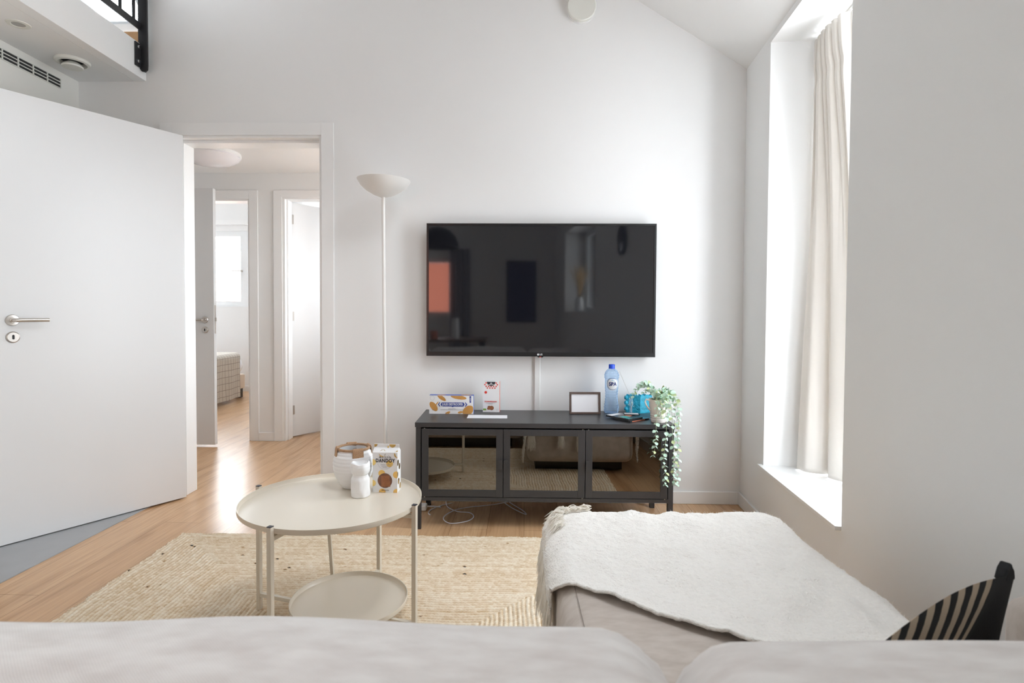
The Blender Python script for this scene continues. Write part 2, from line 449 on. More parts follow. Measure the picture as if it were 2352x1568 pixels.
    def build(self, name, mats, parent=None, smooth=None, bevel=0, seg=2, sub=0, fix=True):
        me = bpy.data.meshes.new(name)
        me.from_pydata(self.v, [], self.f)
        for x in (mats if isinstance(mats, (list, tuple)) else [mats]):
            me.materials.append(x)
        me.polygons.foreach_set('material_index', self.m)
        if fix:
            import bmesh
            bm = bmesh.new(); bm.from_mesh(me); bmesh.ops.recalc_face_normals(bm, faces=bm.faces); bm.to_mesh(me); bm.free()
        if smooth:
            me.polygons.foreach_set('use_smooth', [True] * len(me.polygons))
            me.set_sharp_from_angle(angle=math.radians(smooth))
        me.update()
        o = bpy.data.objects.new(name, me); COL.objects.link(o)
        if parent: o.parent = parent
        if bevel:
            md = o.modifiers.new('bevel', 'BEVEL'); md.width = bevel; md.segments = seg; md.limit_method = 'ANGLE'; md.angle_limit = math.radians(40)
            md.harden_normals = False
        if sub:
            md = o.modifiers.new('subsurf', 'SUBSURF'); md.levels = sub; md.render_levels = sub
        return o


def thing(name, label, cat, loc=(0, 0, 0), rotz=0, group=None):
    o = bpy.data.objects.new(name, None); COL.objects.link(o)
    o.empty_display_size = 0.05
    o.location = loc; o.rotation_euler = (0, 0, rotz); o['label'] = label; o['category'] = cat
    if group: o['group'] = group
    return o


def tag(o, label, cat, group=None):
    o['label'] = label; o['category'] = cat
    if group: o['group'] = group
    return o


def struct(o, label=None, cat=None):
    o['kind'] = 'structure'
    if label: o['label'] = label
    if cat: o['category'] = cat
    return o


def sempty(name, label, cat, loc=(0, 0, 0), rotz=0):
    o = bpy.data.objects.new(name, None); COL.objects.link(o); o.empty_display_size = 0.05
    o.location = loc; o.rotation_euler = (0, 0, rotz)
    return struct(o, label, cat)


def dup(root, loc, rotz=None, label=None):
    r = root.copy(); COL.objects.link(r); r.location = loc
    if rotz is not None: r.rotation_euler = (0, 0, rotz)
    if label: r['label'] = label
    for ch in list(root.children):
        c = ch.copy(); COL.objects.link(c); c.parent = r
        for g in list(ch.children):
            d = g.copy(); COL.objects.link(d); d.parent = c
    return r


def text(name, body, size, mt, parent, loc, rot=(PI / 2, 0, 0), bold=0.0, xs=1.0, shear=0.0, space=1.0, depth=0.0002):
    cu = bpy.data.curves.new(name, 'FONT'); cu.body = body; cu.size = size; cu.align_x = 'CENTER'; cu.align_y = 'CENTER'
    cu.offset = bold; cu.extrude = depth; cu.shear = shear; cu.space_character = space; cu.resolution_u = 3
    t = bpy.data.objects.new(name, cu); COL.objects.link(t)
    bpy.context.view_layer.update()
    dg = bpy.context.evaluated_depsgraph_get()
    me = bpy.data.meshes.new_from_object(t.evaluated_get(dg))
    bpy.data.objects.remove(t); bpy.data.curves.remove(cu)
    me.materials.clear(); me.materials.append(mt)
    for v in me.vertices: v.co.x *= xs
    o = bpy.data.objects.new(name, me); COL.objects.link(o); o.parent = parent; o.location = loc; o.rotation_euler = rot
    return o


# ------------------------------------------------------------------ room shell
WY = 3.32          # back wall face
# floors
b = B().box((-6.2, -2.75, -0.1), (2.0, 8.1, 0.0))
struct(b.build('floor', M['oak']), 'light oak plank floor running through living room, hall and bedroom', 'floor')
b = B().hexa([(-2.75, -2.6, 0.0), (-2.20, -2.6, 0.0), (-2.010, 3.25, 0.0), (-2.75, 3.25, 0.0), (-2.75, -2.6, 0.004), (-2.20, -2.6, 0.004), (-2.010, 3.25, 0.004), (-2.75, 3.25, 0.004)])
struct(b.build('floor_tile', M['tile']), 'grey stone tile floor under the open white door', 'floor')

# back wall with the doorway (x -1.90..-1.087, to z 2.115) and the loft opening (x < -2.09, z > 2.62)
DL, DR, DT = -1.957, -1.087, 2.117
b = B()
b.box((-3.6, WY, 0), (DL, 3.475, 2.43)); b.box((DL, WY, DT), (DR, 3.475, 2.43)); b.box((DR, WY, 0), (1.9, 3.475, 2.43))
b.box((-2.114, WY, 2.43), (1.9, 3.475, 4.9)); b.box((-4.9, WY, 2.35), (-3.6, 3.475, 2.62)); b.box((-3.6, WY, 2.43), (-2.114, 3.475, 2.62))
struct(b.build('wall_back', M['wall']), 'white back wall carrying the television', 'wall')
# right wall (skewed), two window openings
b = B()


def rbox(s0, s1, z0, z1, t0=0.0, t1=0.40):
    b.hexa([rw(s0, t0, z0), rw(s1, t0, z0), rw(s1, t1, z0), rw(s0, t1, z0), rw(s0, t0, z1), rw(s1, t0, z1), rw(s1, t1, z1), rw(s0, t1, z1)])


rbox(-0.3, WIN1[0], 0, 2.62); rbox(WIN1[0], WIN1[1], 0, WIN1[2] - .016); rbox(WIN1[0], WIN1[1], WIN1[3], 2.62)
rbox(WIN1[1], WIN2[0], 0, 2.62); rbox(WIN2[0], WIN2[1], 0, WIN2[2]); rbox(WIN2[0], WIN2[1], WIN2[3], 2.62); rbox(WIN2[1], 6.3, 0, 2.62)
struct(b.build('wall_right', M['wall']), 'white right wall with the deep window recess', 'wall')
# left wall below the loft
b = B().box((-2.75, -2.7, 0), (-2.507, WY, 2.44))
struct(b.build('wall_left', M['cream']), 'cream left wall below the loft with the vent grille', 'wall')
# rear wall with a window
b = B()
b.box((-5.0, -2.75, 0), (-2.2, -2.6, 4.9)); b.box((-0.9, -2.75, 0), (1.6, -2.6, 4.9)); b.box((-2.2, -2.75, 0), (-0.9, -2.6, 1.05)); b.box((-2.2, -2.75, 1.95), (-0.9, -2.6, 4.9))
struct(b.build('wall_rear', M['wall']), 'white rear wall behind the sofa', 'wall')
# loft floor slab, fascia
b = B().box((-4.9, -2.6, 2.428), (-2.175, WY, 2.612))
struct(b.build('ceiling_loft', M['ceil']), 'white underside of the loft floor', 'ceiling')
b = B().box((-2.173, -2.6, 2.428), (-2.108, WY, 2.620))
struct(b.build('trim_1', M['trim'], bevel=.002), 'white fascia board along the loft edge', 'trim')
# main sloped ceiling (plane rising leftwards from the right wall) with an opening for an unseen roof window, added for top light
TAN = 0.624
UN = -UT


def cz(d): return 2.487 + TAN * d


b = B()


def cbox(s0, s1, d0, d1, th=0.25):
    p = [rw(s0, 0, 0) + UN * d0, rw(s1, 0, 0) + UN * d0, rw(s1, 0, 0) + UN * d1, rw(s0, 0, 0) + UN * d1]
    zz = [cz(d0), cz(d0), cz(d1), cz(d1)]
    b.hexa([v + Vector((0, 0, z)) for v, z in zip(p, zz)] + [v + Vector((0, 0, z + th)) for v, z in zip(p, zz)])


RWIN = (1.30, 2.50, .30, 1.00)
cbox(-0.9, RWIN[0], -0.03, 3.5); cbox(RWIN[1], 6.6, -0.03, 3.5); cbox(RWIN[0], RWIN[1], -0.03, RWIN[2]); cbox(RWIN[0], RWIN[1], RWIN[3], 3.5)
struct(b.build('ceiling', M['ceil']), 'white sloped ceiling rising from the window wall', 'ceiling')
pm = rw((RWIN[0] + RWIN[1]) / 2, 0, 0) + UN * ((RWIN[2] + RWIN[3]) / 2); pm.z = cz((RWIN[2] + RWIN[3]) / 2) + 0.27
slope_dir = (UN + Vector((0, 0, TAN))).normalized(); rn = US.cross(slope_dir).normalized()
if rn.z > 0: rn = -rn
portal(pm, rn, slope_dir, RWIN[1] - RWIN[0] - .02, (RWIN[3] - RWIN[2]) * math.hypot(1, TAN) - .02)  # top light through the added roof window
# loft room: far walls and its roof rising towards the viewer
b = B(); b.box((-5.0, -2.75, 2.3), (-4.85, 3.475, 4.9))
struct(b.build('wall_loft', M['wall']), 'white loft wall behind the railing', 'wall')
TL = 0.70
LW = (-2.85, -2.118, 0.025, 0.80)     # rooflight in the loft roof: x0, x1, run0, run1 (horizontal run from y 3.42)


def lz(run): return 2.75 + TL * run


b = B()


def lbox(x0, x1, r0_, r1_, th=0.22):
    q = [(x0, 3.44 - r0_, lz(r0_)), (x1, 3.44 - r0_, lz(r0_)), (x1, 3.44 - r1_, lz(r1_)), (x0, 3.44 - r1_, lz(r1_))]
    b.hexa(q + [(x, y, z + th) for x, y, z in q])


lbox(-5.0, LW[0], -0.05, 2.7); lbox(LW[1], -2.114, -0.05, 2.7); lbox(LW[0], LW[1], -0.03, LW[2], .02); lbox(LW[0], LW[1], LW[3], 2.7)
b.box((-5.0, -2.75, 4.63), (-1.9, 0.80, 4.85))
b.box((-2.114, 0.7, 3.75), (-1.95, 3.32, 4.9))
struct(b.build('ceiling_loft_roof', M['ceil']), 'white sloping loft roof around the rooflight', 'ceiling')
rm = (LW[2] + LW[3]) / 2
portal(((LW[0] + LW[1]) / 2, 3.44 - rm, lz(rm) + 0.24), (0, -TL, -1), (0, -1, TL), LW[1] - LW[0] - .02, (LW[3] - LW[2]) * math.hypot(1, TL) - .02)
b = B().box((-4.85, 3.36, 2.62), (-2.116, 3.43, 2.732))
struct(b.build('trim_2', M['sillwood']), 'oak board below the loft rooflight', 'trim')
# rooflight frames
w3 = sempty('window_3', 'white framed rooflight above the loft railing', 'window')


def loftp(x, run, off): return Vector((x, 3.44 - run, lz(run) + off))


b = B()
for x0, x1, ra, rb_ in ((LW[0], LW[1], LW[2], LW[2] + .03), (LW[0], LW[1], LW[3] - .06, LW[3]), (LW[0], LW[0] + .05, LW[2], LW[3]), (LW[1] - .02, LW[1], LW[2], LW[3]), (-2.46, -2.42, LW[2], LW[3])):
    b.hexa([loftp(x0, ra, .0), loftp(x1, ra, .0), loftp(x1, rb_, .0), loftp(x0, rb_, .0), loftp(x0, ra, .03), loftp(x1, ra, .03), loftp(x1, rb_, .03), loftp(x0, rb_, .03)])
b.build('window_frame', M['winframe'], w3)
b = B().add([loftp(LW[0], LW[2], .015), loftp(LW[1], LW[2], .015), loftp(LW[1], LW[3], .015), loftp(LW[0], LW[3], .015)], [(0, 1, 2, 3)])
b.build('pane', M['glass'], w3)

w7 = sempty('added_roof_window', 'unseen roof window added overhead in the sloped ceiling for top light', 'window')


def roofp(s, d, off):
    v = rw(s, 0, 0) + UN * d; v.z = cz(d) + off; return v


b = B()
for s0, s1, da, db in ((RWIN[0], RWIN[1], RWIN[2], RWIN[2] + .05), (RWIN[0], RWIN[1], RWIN[3] - .05, RWIN[3]), (RWIN[0], RWIN[0] + .05, RWIN[2], RWIN[3]), (RWIN[1] - .05, RWIN[1], RWIN[2], RWIN[3])):
    b.hexa([roofp(s0, da, .1), roofp(s1, da, .1), roofp(s1, db, .1), roofp(s0, db, .1), roofp(s0, da, .2), roofp(s1, da, .2), roofp(s1, db, .2), roofp(s0, db, .2)])
b.build('window_frame', M['winframe'], w7)
B().add([roofp(RWIN[0], RWIN[2], .15), roofp(RWIN[1], RWIN[2], .15), roofp(RWIN[1], RWIN[3], .15), roofp(RWIN[0], RWIN[3], .15)], [(0, 1, 2, 3)]).build('pane', M['glass'], w7)


def wall_window(name, label, P, a0, a1, z0, z1, mull=None, bar=.06, sash=.04):
    """P(a, depth, z) maps opening coordinates to the room"""
    w = sempty(name, label, 'window'); b = B()

    def hx(x0, x1, y0, y1, d0, d1):
        b.hexa([P(x0, d0, y0), P(x1, d0, y0), P(x1, d1, y0), P(x0, d1, y0), P(x0, d0, y1), P(x1, d0, y1), P(x1, d1, y1), P(x0, d1, y1)])
    hx(a0, a1, z0, z0 + bar, 0, .07); hx(a0, a1, z1 - bar, z1, 0, .07); hx(a0, a0 + bar, z0, z1, 0, .07); hx(a1 - bar, a1, z0, z1, 0, .07)
    for mm in (mull or ()):
        hx(mm - bar * .75, mm + bar * .75, z0, z1, -.008, .07)
    b.build('window_frame', M['winframe'], w)
    B().add([P(a0 + .01, .035, z0 + .01), P(a1 - .01, .035, z0 + .01), P(a1 - .01, .035, z1 - .01), P(a0 + .01, .035, z1 - .01)], [(0, 1, 2, 3)]).build('pane', M['glass'], w)
    return w


w1 = wall_window('window_1', 'tall white framed window in the deep recess behind the cream curtain', lambda a, d, z: rw(a, .30 + d, z), WIN1[0], WIN1[1], WIN1[2], WIN1[3])
w2 = wall_window('window_2', 'wide window further along the right wall', lambda a, d, z: rw(a, .30 + d, z), WIN2[0], WIN2[1], WIN2[2], WIN2[3], (4.28,))
w5 = wall_window('window_4', 'window in the rear wall', lambda a, d, z: Vector((a, -2.62 - d, z)), -2.2, -0.9, 1.05, 1.95, (-1.55,))
# window sill of window 1
b = B().hexa([rw(WIN1[0] - .028, -.022, .314), rw(WIN1[1], -.022, .314), rw(WIN1[1], .31, .314), rw(WIN1[0] - .028, .31, .314),
              rw(WIN1[0] - .028, -.022, .330), rw(WIN1[1], -.022, .330), rw(WIN1[1], .31, .330), rw(WIN1[0] - .028, .31, .330)])
b.build('window_sill', M['trim'], w1, bevel=.0015)
# curtain track
b = B().bar(rw(WIN1[0] + .01, .245, 2.445), rw(WIN1[1] - .01, .245, 2.445), .028, .018)
tk = b.build('curtain_track', M['whiteplastic']); tag(tk, 'white curtain rail under the head of the window recess', 'curtain rail')

# skirting boards
b = B()
b.box((DR + .075, WY - .013, 0), (1.345, WY, .073))
struct(b.build('baseboard_back', M['trim'], bevel=.003), 'white skirting board along the back wall', 'baseboard')
b = B().hexa([rw(-.0, -.013, 0), rw(3.9, -.013, 0), rw(3.9, .0, 0), rw(0, 0, 0), rw(0, -.013, .073), rw(3.9, -.013, .073), rw(3.9, 0, .073), rw(0, 0, .073)])
struct(b.build('baseboard_right', M['trim'], bevel=.003), 'white skirting board along the window wall', 'baseboard')

# door frame of the living room doorway
b = B()
CW = .071
b.box((DR, WY - .011, 0), (DR + CW, WY, DT + .07)); b.box((DL - CW, WY - .011, 0), (DL, WY, DT + .07)); b.box((DL, WY - .011, DT), (DR, WY, DT + .07))
b.box((DL - .0, WY - .002, 0), (DL + .022, 3.478, DT)); b.box((DR - .014, WY - .002, 0), (DR, 3.478, DT)); b.box((DL + .022, WY - .002, DT - .014), (DR - .014, 3.478, DT))
b.box((DL + .022, WY + .045, 0), (DL + .037, 3.478, DT - .014)); b.box((DL + .037, WY + .045, DT - .030), (DR - .014, 3.478, DT - .014))
b.box((DL - CW, 3.475, 0), (DL, 3.486, DT + .07)); b.box((DR, 3.475, 0), (DR + CW, 3.486, DT + .07)); b.box((DL, 3.475, DT), (DR, 3.486, DT + .07))
struct(b.build('trim_3', M['trim'], bevel=.0015), 'white door frame around the open doorway', 'trim')


# ------------------------------------------------------------------ doors
def lever(parent, x, y, z, sgn, side, mats=M['steel']):
    """lever handle; lever runs sgn along local x, stands off along side*y"""
    h = B().lathe([(0, 0), (.026, 0), (.0265, .004), (.024, .008), (.013, .009), (.012, .012), (0, .012)], (0, 0, 0), 32, axis='y')
    h.v = [(p[0] + x, y + side * p[1], p[2] + z) for p in h.v]
    h.tube([(x, y + side * .008, z), (x, y + side * .040, z), (x + sgn * .004, y + side * .049, z), (x + sgn * .016, y + side * .052, z), (x + sgn * .125, y + side * .052, z + .001)], .0093, 14)
    return h.build('door_handle', mats, parent, smooth=35)


def keyplate(parent, x, y, z, side):
    k = B().lathe([(0, 0), (.026, 0), (.0265, .004), (.022, .008), (0, .008)], (0, 0, 0), 32, axis='y')
    k.v = [(p[0] + x, y + side * p[1], p[2] + z) for p in k.v]
    o = k.build('key_plate', M['steel'], parent, smooth=35)
    hp = []
    for i in range(9): hp.append((x + .0045 * math.cos(PI * i / 8), z + .0065 + .0045 * math.sin(PI * i / 8)))
    for i in range(9): hp.append((x - .0045 * math.cos(PI * i / 8), z - .0065 - .0045 * math.sin(PI * i / 8)))
    B().prism(hp, y + side * .0082, y + side * .0088, axis='y').build('keyhole', M['keyhole'], o)
    return o


# living-room door: hinge at (-1.891, 3.309), swung open towards the viewer
HX, HY = -1.891, 3.309
ang = math.atan2(2.577 - 3.309, -2.347 + 1.891)
d1 = sempty('door_1', 'wide open white door leaf in front of the left wall', 'door', (HX, HY, 0), ang)
# local x runs from hinge to free edge; visible face is local y = 0 (towards +y local = towards the room)
b = B().box((0, -.040, .009), (.868, 0, 2.115))
b.build('door_leaf', M['door'], d1, bevel=.0015)
lever(d1, .802, 0, 1.054, -1, 1)
keyplate(d1, .801, 0, .975, 1)
# ------------------------------------------------------------------ hall, bedroom, bathroom beyond the doorway
b = B()
HYF = 4.82
LO, RO = -2.193, -1.915       # edges of the two inner openings
b.box((-3.02, HYF, 2.045), (LO, 4.94, 2.9)); b.box((-3.6, HYF, 0), (-3.02, 4.94, 2.9)); b.box((LO, HYF, 0), (RO, 4.94, 2.9))
b.box((RO, HYF, 2.06), (-1.09, 4.94, 2.9)); b.box((-1.09, HYF, 0), (-0.4, 4.94, 2.9))
struct(b.build('wall_hall', M['wall']), 'white hall wall with two inner doorways', 'wall')
b = B(); b.box((-3.43, 3.475, 0), (-3.28, HYF, 2.9)); b.box((-0.55, 3.475, 0), (-0.4, 3.95, 2.9)); b.box((-0.55, 4.70, 0), (-0.4, HYF, 2.9)); b.box((-0.55, 3.95, 0), (-0.4, 4.70, .80)); b.box((-0.55, 3.95, 2.0), (-0.4, 4.70, 2.9))
struct(b.build('wall_hall_ends', M['wall']), 'white end walls of the hall', 'wall')
b = B().box((-3.7, 3.475, 2.265), (-0.4, HYF, 2.34))
struct(b.build('ceiling_hall', M['ceil']), 'white hall ceiling', 'ceiling')
b = B()
for x0, x1, zt_ in ((LO - .0, LO + .072, 2.118), (-3.092, -3.02, 2.118), (RO - .072, RO, 2.118), (-1.09, -1.018, 2.118)):
    b.box((x0, HYF - .011, 0), (x1, HYF, zt_))
b.box((-3.02, HYF - .011, 2.045), (LO, HYF, 2.118)); b.box((RO, HYF - .011, 2.06), (-1.09, HYF, 2.118))
for x0, x1 in ((LO - .014, LO), (-3.02, -3.006), (RO, RO + .022), (-1.104, -1.09)):
    b.box((x0, HYF - .002, 0), (x1, 4.945, 2.0465 if x0 < LO + .01 else 2.0615))
b.box((-3.006, HYF - .002, 2.031), (LO - .014, 4.945, 2.046)); b.box((RO + .022, HYF - .002, 2.046), (-1.104, 4.945, 2.061))
b.box((RO + .022, HYF + .04, 0), (RO + .034, 4.945, 2.0455))
struct(b.build('trim_4', M['trim'], bevel=.0015), 'white frames of the two inner doorways', 'trim')
b = B(); b.box((LO + .072, HYF - .013, 0), (RO - .072, HYF, .073))
struct(b.build('baseboard_hall', M['trim'], bevel=.003), 'white skirting between the inner doorways', 'baseboard')
# hall door standing open parallel to the far wall
d2 = sempty('door_2', 'white hall door standing open with a steel lever handle', 'door', (-2.379, 4.58, 0))
B().box((-.86, 0, .018), (0, .040, 2.086)).build('door_leaf', M['door'], d2, bevel=.0015)
lever(d2, -.073, 0, 1.031, -1, -1)
keyplate(d2, -.072, 0, .950, -1)
b = B().box((0, .008, .92), (.0012, .030, 1.15)); b.box((0.0012, .012, 1.02), (.010, .027, 1.05))
b.build('latch_plate', M['steel'], d2)
# bathroom door
hx, hy = RO + .026, 4.955
a3 = math.atan2(.55, .37)
d3 = sempty('door_3', 'bright white inner door ajar on three steel hinges', 'door', (hx, hy, 0), a3)
B().box((0, 0, .009), (.80, .04, 2.045)).build('door_leaf', M['door'], d3, bevel=.0015)
for z in (.20, 1.02, 1.86):
    b = B().box((-.030, -.002, z), (.022, .001, z + .08)); b.lathe([(0, 0), (.006, 0), (.006, .08), (0, .08)], (-.004, -.004, z), 10)
    b.build('hinge', M['steel'], d3)
# bedroom and bathroom shells
b = B()
b.box((-6.2, 4.94, 0), (-6.05, 8.0, 2.9)); b.box((-2.10, 4.94, 0), (-2.0, 8.0, 2.9))
WX0, WX1, WZ0, WZ1 = -5.80, -3.05, 1.165, 2.205
b.box((-6.1, 7.83, 0), (WX0, 7.98, 2.9)); b.box((WX1, 7.83, 0), (-2.05, 7.98, 2.9)); b.box((WX0, 7.83, 0), (WX1, 7.98, WZ0)); b.box((WX0, 7.83, WZ1), (WX1, 7.98, 2.9))
b.box((-6.1, 4.86, 0), (-3.6, 4.94, 2.9))
struct(b.build('wall_bedroom', M['wall']), 'white bedroom walls', 'wall')
b = B().box((-6.1, 7.79, 2.285), (-2.1, 7.83, 2.345))
struct(b.build('trim_5', M['trim']), 'white boxed ledge above the bedroom window', 'trim')
b = B().box((-6.2, 4.94, 2.75), (-0.5, 8.0, 2.85))
struct(b.build('ceiling_bedroom', M['ceil']), 'white bedroom ceiling', 'ceiling')
b = B().box((-6.0, 7.817, 0), (-2.1, 7.83, .073))
struct(b.build('baseboard_bedroom', M['trim']), 'white skirting below the bedroom window', 'baseboard')
b = B()
b.box((-2.0, 6.9, 0), (-0.5, 7.0, 2.9)); b.box((-0.62, 4.94, 0), (-0.5, 5.40, 2.9)); b.box((-0.62, 6.76, 0), (-0.5, 6.95, 2.9)); b.box((-0.62, 5.40, 0), (-0.5, 6.76, .90)); b.box((-0.62, 5.40, 2.05), (-0.5, 6.76, 2.9))
struct(b.build('wall_bathroom', M['wall']), 'white walls of the room behind the inner door', 'wall')
w6 = wall_window('window_5', 'white bedroom window overlooking a tiled roof', lambda a, d, z: Vector((a, 7.86 + d, z)), WX0, WX1, WZ0, WZ1, (-4.75, -3.645), bar=.075)
hb = B(); hb.lathe([(0, 0), (.016, 0), (.016, .012), (0, .012)], (-3.685, 7.838, 1.655), 14, axis='y')
hb.tube([(-3.685, 7.845, 1.655), (-3.685, 7.80, 1.655), (-3.69, 7.795, 1.655), (-3.80, 7.795, 1.655)], .009, 8)
hb.build('window_handle', M['steel'], w6, smooth=40)
w7 = wall_window('window_6', 'window of the room behind the inner door', lambda a, d, z: Vector((-.60 + d, a, z)), 5.40, 6.76, .90, 2.05)

w8 = wall_window('added_hall_window', 'unseen window added at the hall end to brighten the hall', lambda a, d, z: Vector((-.52 + d, a, z)), 3.95, 4.70, .80, 2.0)  # made-up window, lets sky light into the dim hall
# hall ceiling lamp
t = thing('ceiling_lamp', 'round white flush dome lamp on the hall ceiling', 'lamp', (-2.20, 4.21, 2.265))
B().lathe([(0, 0), (.205, 0), (.208, -.016), (.200, -.022), (0, -.022)], n=48).build('lamp_base', M['whiteplastic'], t, smooth=40)
B().lathe([(.200, -.022), (.204, -.032), (.185, -.055), (.13, -.080), (.06, -.092), (0, -.095)], n=48).build('lamp_shade', mat('opal_plastic', (.80, .78, .80), .18), t, smooth=60)

# bed
t = thing('bed', 'bed with white bedding seen through the bedroom doorway', 'bed', (-3.40, 6.60, 0))
b = B().box((-2.0, -.72, .115), (0, .72, .30)); b.build('bed_base', M['bedbase'], t, bevel=.02, seg=3)
b = B()


def mat_p(i, j):
    a = i / 40 * 2 * PI; ex = .25
    cx_ = math.copysign(abs(math.cos(a)) ** ex, math.cos(a)); sy_ = math.copysign(abs(math.sin(a)) ** ex, math.sin(a))
    prof = [(0, .29), (.92, .29), (1.02, .33), (1.05, .40), (1.03, .48), (.97, .545), (.85, .57), (0, .585)]
    s, z = prof[j]
    return (-1.0 + cx_ * 1.0 * s, sy_ * .72 * s, z)


b.grid(mat_p, 40, 8, closed_u=True); b.build('mattress', M['mattress'], t, smooth=50)
for x, y in ((-.05, .66), (-.05, -.66), (-1.94, .66), (-1.94, -.66)):
    B().box((x - .03, y - .03, 0), (x + .03, y + .03, .115)).build('leg', M['bezel'], t)
bl = thing('checked_blanket', 'grey checked blanket hanging over the foot of the bed', 'blanket', (-3.40, 6.60, 0))
vs = []; uvs = []
nu, nv = 60, 40
for j in range(nv):
    w = j / (nv - 1)          # along y
    y = -.66 + w * 1.10
    for i in range(nu):
        s = i / (nu - 1) * 1.35
        if s < .72: x, z = -.72 + s, .592 + .004 * math.sin(w * 9)
        else:
            q = s - .72
            aa = min(q / .12, 1.0)
            x = .0 + .06 * math.sin(aa * PI / 2); z = .592 - .06 * (1 - math.cos(aa * PI / 2)) - max(0, q - .12)
            x += .012 * math.sin(w * 17 + q * 3) * min(1, q * 3) + .012
        edge = w > .94
        vs.append((x, y, max(z, .045))); uvs.append((s * 1.0, y))
fs = [(j * nu + i, j * nu + i + 1, (j + 1) * nu + i + 1, (j + 1) * nu + i) for j in range(nv - 1) for i in range(nu - 1)]
b = B().add(vs, fs); o = b.build('cloth', M['plaid'], bl, smooth=60, fix=False)
ul = o.data.uv_layers.new(name='UVMap')
for lp in o.data.loops: ul.data[lp.index].uv = uvs[lp.vertex_index]
md = o.modifiers.new('thickness', 'SOLIDIFY'); md.thickness = .006

# neighbour's roof outside the bedroom window
t = thing('neighbour_house', 'tiled roof of a neighbouring house seen through the bedroom window', 'house', (-9.0, 20, 0))
b = B()
for k in range(16):
    y0, z0 = -1.0 + k * .28, -.6 + k * .20
    b.hexa([(-8, y0, z0), (9, y0, z0), (9, y0 + .30, z0 + .20), (-8, y0 + .30, z0 + .20), (-8, y0, z0 + .06), (9, y0, z0 + .06), (9, y0 + .30, z0 + .23), (-8, y0 + .30, z0 + .23)])
b.build('roof', M['rooftile'], t)
B().box((-7.9, -.6, -6), (8.9, 3.4, -.5)).build('wall', M['brick'], t)
b = B().lathe([(0, 0), (.09, 0), (.09, .9), (.14, .95), (.14, 1.1), (0, 1.1)], (-1.05, 1.6, 1.35), 20); b.build('flue', M['zinc'], t, smooth=40)

# ------------------------------------------------------------------ fixtures
# loft railing
t = thing('loft_railing', 'black steel railing bolted to the loft edge', 'railing', (-2.10, 3.29, 2.45))


def rr(p): return (p[0] + 2.10, p[1] - 3.29, p[2] - 2.45)


B().box(rr((-2.106, 3.262, 2.690)), rr((-2.098, 1.0, 2.730))).build('bottom_rail', M['black'], t, bevel=.001)
B().box(rr((-2.125, 3.262, 3.55)), rr((-2.08, 1.0, 3.58))).build('top_rail', M['black'], t, bevel=.001)
pp = [(-2.108, 2.478), (-2.098, 2.462), (-2.080, 2.458), (-2.066, 2.472), (-2.064, 2.50), (-2.066, 3.58), (-2.116, 3.58), (-2.116, 2.622), (-2.108, 2.622)]
b = B().prism([(x + 2.10, z - 2.45) for x, z in pp], -.028, -.016, axis='y'); b.build('post', M['black'], t, bevel=.001)
b = B().box(rr((-2.108, 3.215, 2.480)), rr((-2.100, 3.272, 2.612))); br_ = b.build('bracket', M['black'], t, bevel=.001)
for z in (2.510, 2.590):
    b = B(); b.lathe([(0, 0), (.011, 0), (.011, .002), (.0075, .002), (.0075, .009), (0, .009)], rr((-2.100, 3.243, z)), 6 * 4, axis='x')
    b.build('bolt', mat('zinc_bolt', (.65, .66, .68), .25, 1.0), br_, smooth=30)
for k in range(9):
    y = 3.205 - k * .112
    B().box(rr((-2.108, y - .006, 2.728)), rr((-2.096, y + .006, 3.552))).build('baluster', M['black'], t)

# air valve and spotlight under the loft
t = thing('air_valve', 'round white ventilation valve under the loft', 'vent', (-2.330, 3.045, 2.428))
B().lathe([(.040, 0), (.080, 0), (.082, -.006), (.078, -.014), (.066, -.018), (.058, -.014), (.050, .0)], n=48).build('outer_ring', M['offwhite'], t, smooth=40)
B().lathe([(0, -.0005), (.052, -.0005)], n=32).build('opening', M['dark'], t)  # flat dark disc, painted shade inside the valve
B().lathe([(0, -.002), (.020, -.004), (.040, -.018), (.049, -.030), (.047, -.037), (0, -.040)], n=40).build('valve_disc', M['offwhite'], t, smooth=40)
t = thing('spotlight', 'small recessed white spotlight under the loft', 'spotlight', (-2.285, 2.657, 2.428))
B().lathe([(.026, -.0005), (.030, -.004), (.046, -.003), (.048, 0)], n=36).build('bezel', M['offwhite'], t, smooth=40)
B().lathe([(0, -.001), (.028, -.0015)], n=28).build('lamp', mat('spot_lens', (.35, .34, .32), .2), t)

# vent grille on the left wall
t = thing('vent_grille', 'white slotted vent grille high on the cream left wall', 'vent', (-2.507, 2.90, 2.362))
GY0, GY1, GZ = -.46, .283, .026
b = B().box((-.001, GY0, -GZ), (.001, GY1, GZ)); b.build('shade_backing', M['dark'], t)  # dark sheet standing in for the shade behind the slats
for k in range(4):
    z = -GZ + k * (2 * GZ / 3)
    B().box((.001, GY0, z - .0022), (.005, GY1, z + .0022)).build('slat', M['offwhite'], t)
for k in range(9):
    y = GY1 - k * .0925
    B().box((.001, y - .003, -GZ), (.006, y + .003, GZ)).build('divider', M['offwhite'], t)

# round fitting high on the wall
t = thing('smoke_alarm', 'round white alarm fitted high on the back wall', 'alarm', (0.398, WY, 2.822))
b = B().lathe([(0, 0), (.080, 0), (.081, -.012), (.078, -.014), (0, -.014)], n=56, axis='y'); b.build('backplate', M['whiteplastic'], t, smooth=40)
b = B().lathe([(0, -.014), (.074, -.014), (.074, -.019), (.080, -.020), (.081, -.042), (.077, -.046), (0, -.047)], n=56, axis='y'); b.build('cover', M['offwhite'], t, smooth=40)

